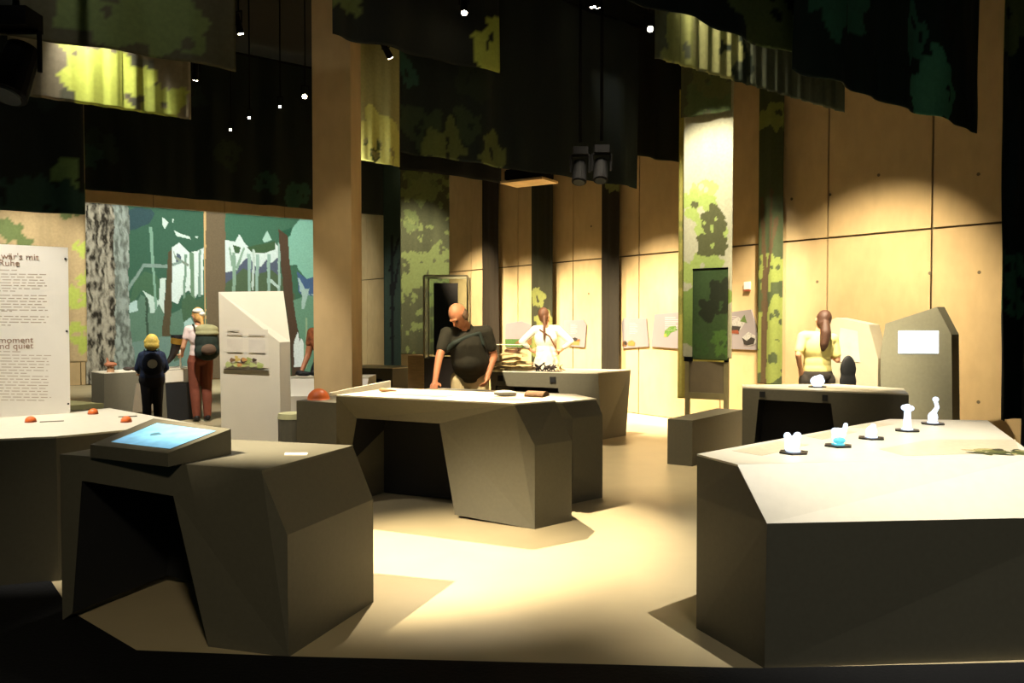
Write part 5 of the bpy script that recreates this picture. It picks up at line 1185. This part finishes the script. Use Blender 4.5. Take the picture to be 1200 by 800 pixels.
blob('sack', [('e', (-.05, .24, 1.20), (.175, .12, .24)), ('e', (-.05, .26, 1.08), (.185, .12, .15))], mat('dark green fabric', (34, 46, 36), .85, .3, 14), .012, 3, bk, lw_loc, R(212))
blob('lid', [('e', (-.05, .235, 1.40), (.170, .11, .08)), ('e', (-.05, .26, 1.34), (.175, .11, .06))], mat('beige-green lid', (150, 146, 104), .85, .1, 12), .012, 3, bk, lw_loc, R(212))
blob('pocket', [('e', (-.05, .37, 1.10), (.11, .05, .085))], mat('grey-brown pocket', (96, 76, 58), .85), .012, 2, bk, lw_loc, R(212))
for sx in (.10, -.13): blob('strap', [('c', (sx, .14, 1.40), .014, (sx, .02, 1.475), .014), ('c', (sx, .02, 1.475), .014, (sx * 1.1, -.135, 1.36), .014), ('c', (sx * 1.1, -.135, 1.36), .014, (sx * 1.15, -.10, 1.18), .012)], MATS['dark green fabric'], .009, 1, bk, lw_loc, R(212))
# child with the blue jacket
kd_loc = (-4.98, 11.0, 0)
k_ = .77
def sc_j(J): return {k: (tuple(v * k_ for v in J[k]) if isinstance(J[k], tuple) and k not in ('look',) and not k.startswith(('hd', 'hu')) else J[k]) for k in J}
Jk = sc_j(dict(pelvis=(0, 0, .93), chest=(0, 0, 1.24), neck=(0, 0, 1.43), head=(0, -.02, 1.575), look=(.1, -.95, -.2),
          shL=(.16, 0, 1.37), shR=(-.16, 0, 1.37), elL=(.24, -.08, 1.13), wrL=(.20, -.26, 1.05), elR=(-.24, -.08, 1.13), wrR=(-.20, -.26, 1.05),
          hpL=(.09, 0, .88), hpR=(-.09, 0, .88), knL=(.09, 0, .49), knR=(-.09, 0, .49), anL=(.09, .02, .105), anR=(-.09, .02, .105)))
Jk['hs'] = 1.02
kd = person('blond child in dark blue jacket with a small backpack', kd_loc, R(206), Jk, mat('dark blue jacket', (34, 46, 72), .85, .15, 14), mat('black trousers', (34, 34, 40), .85), dark_shoe, mat('light blond hair', (206, 178, 84), .6, .2, 40, .3), skin, .82, 1.85, fem=True, shirt_hem=.70,
            hair_extra=[('e', (0, .0, 1.24), (.10, .095, .06)), ('e', (0, .03, 1.19), (.098, .08, .07))])
kb_ = thing('backpack', 'small dark backpack with a white round patch on the child', 'backpack', kd_loc)
blob('sack', [('e', (0, .165, .94), (.13, .075, .16)), ('e', (0, .18, .88), (.125, .07, .10))], mat('navy fabric', (26, 34, 54), .85, .1, 14), .01, 3, kb_, kd_loc, R(206))
pw = Matrix.Translation(kd_loc) @ Matrix.Rotation(R(206), 4, 'Z')
bm = bmesh.new(); cyl(bm, pw @ Vector((0, .236, .945)), pw @ Vector((0, .252, .945)), .062, .058, 20); bm_obj('patch', bm, mat('white patch', (206, 206, 206), .6), kb_)
for sx in (-.09, .09): blob('strap', [('c', (sx, .10, 1.05), .013, (sx, 0, 1.13), .013), ('c', (sx, 0, 1.13), .013, (sx, -.12, 1.02), .013)], MATS['navy fabric'], .009, 1, kb_, kd_loc, R(206))
# person half hidden by the column
dp_loc = (-2.40, 10.25, 0)
Jd = dict(pelvis=(0, 0, .95), chest=(0, 0, 1.26), neck=(0, 0, 1.44), head=(0, -.02, 1.585), look=(-.2, -.95, -.2),
          shL=(.17, 0, 1.38), shR=(-.17, 0, 1.38), elL=(.22, -.05, 1.12), wrL=(.2, -.25, .98), elR=(-.21, -.06, 1.10), wrR=(-.25, -.22, .90),
          hpL=(.09, 0, .90), hpR=(-.09, 0, .90), knL=(.09, 0, .49), knR=(-.09, 0, .49), anL=(.09, .02, .085), anR=(-.09, .02, .085))
person('person in orange-brown patterned shirt half hidden by the column', dp_loc, R(0), Jd, mat('orange-brown patterned shirt', (160, 92, 54), .9, .6, 16), mat('black jeans', (28, 28, 34), .85), dark_shoe, mat('white hair', (216, 208, 196), .7), skin2, 1.0, .5, shirt_hem=.95)
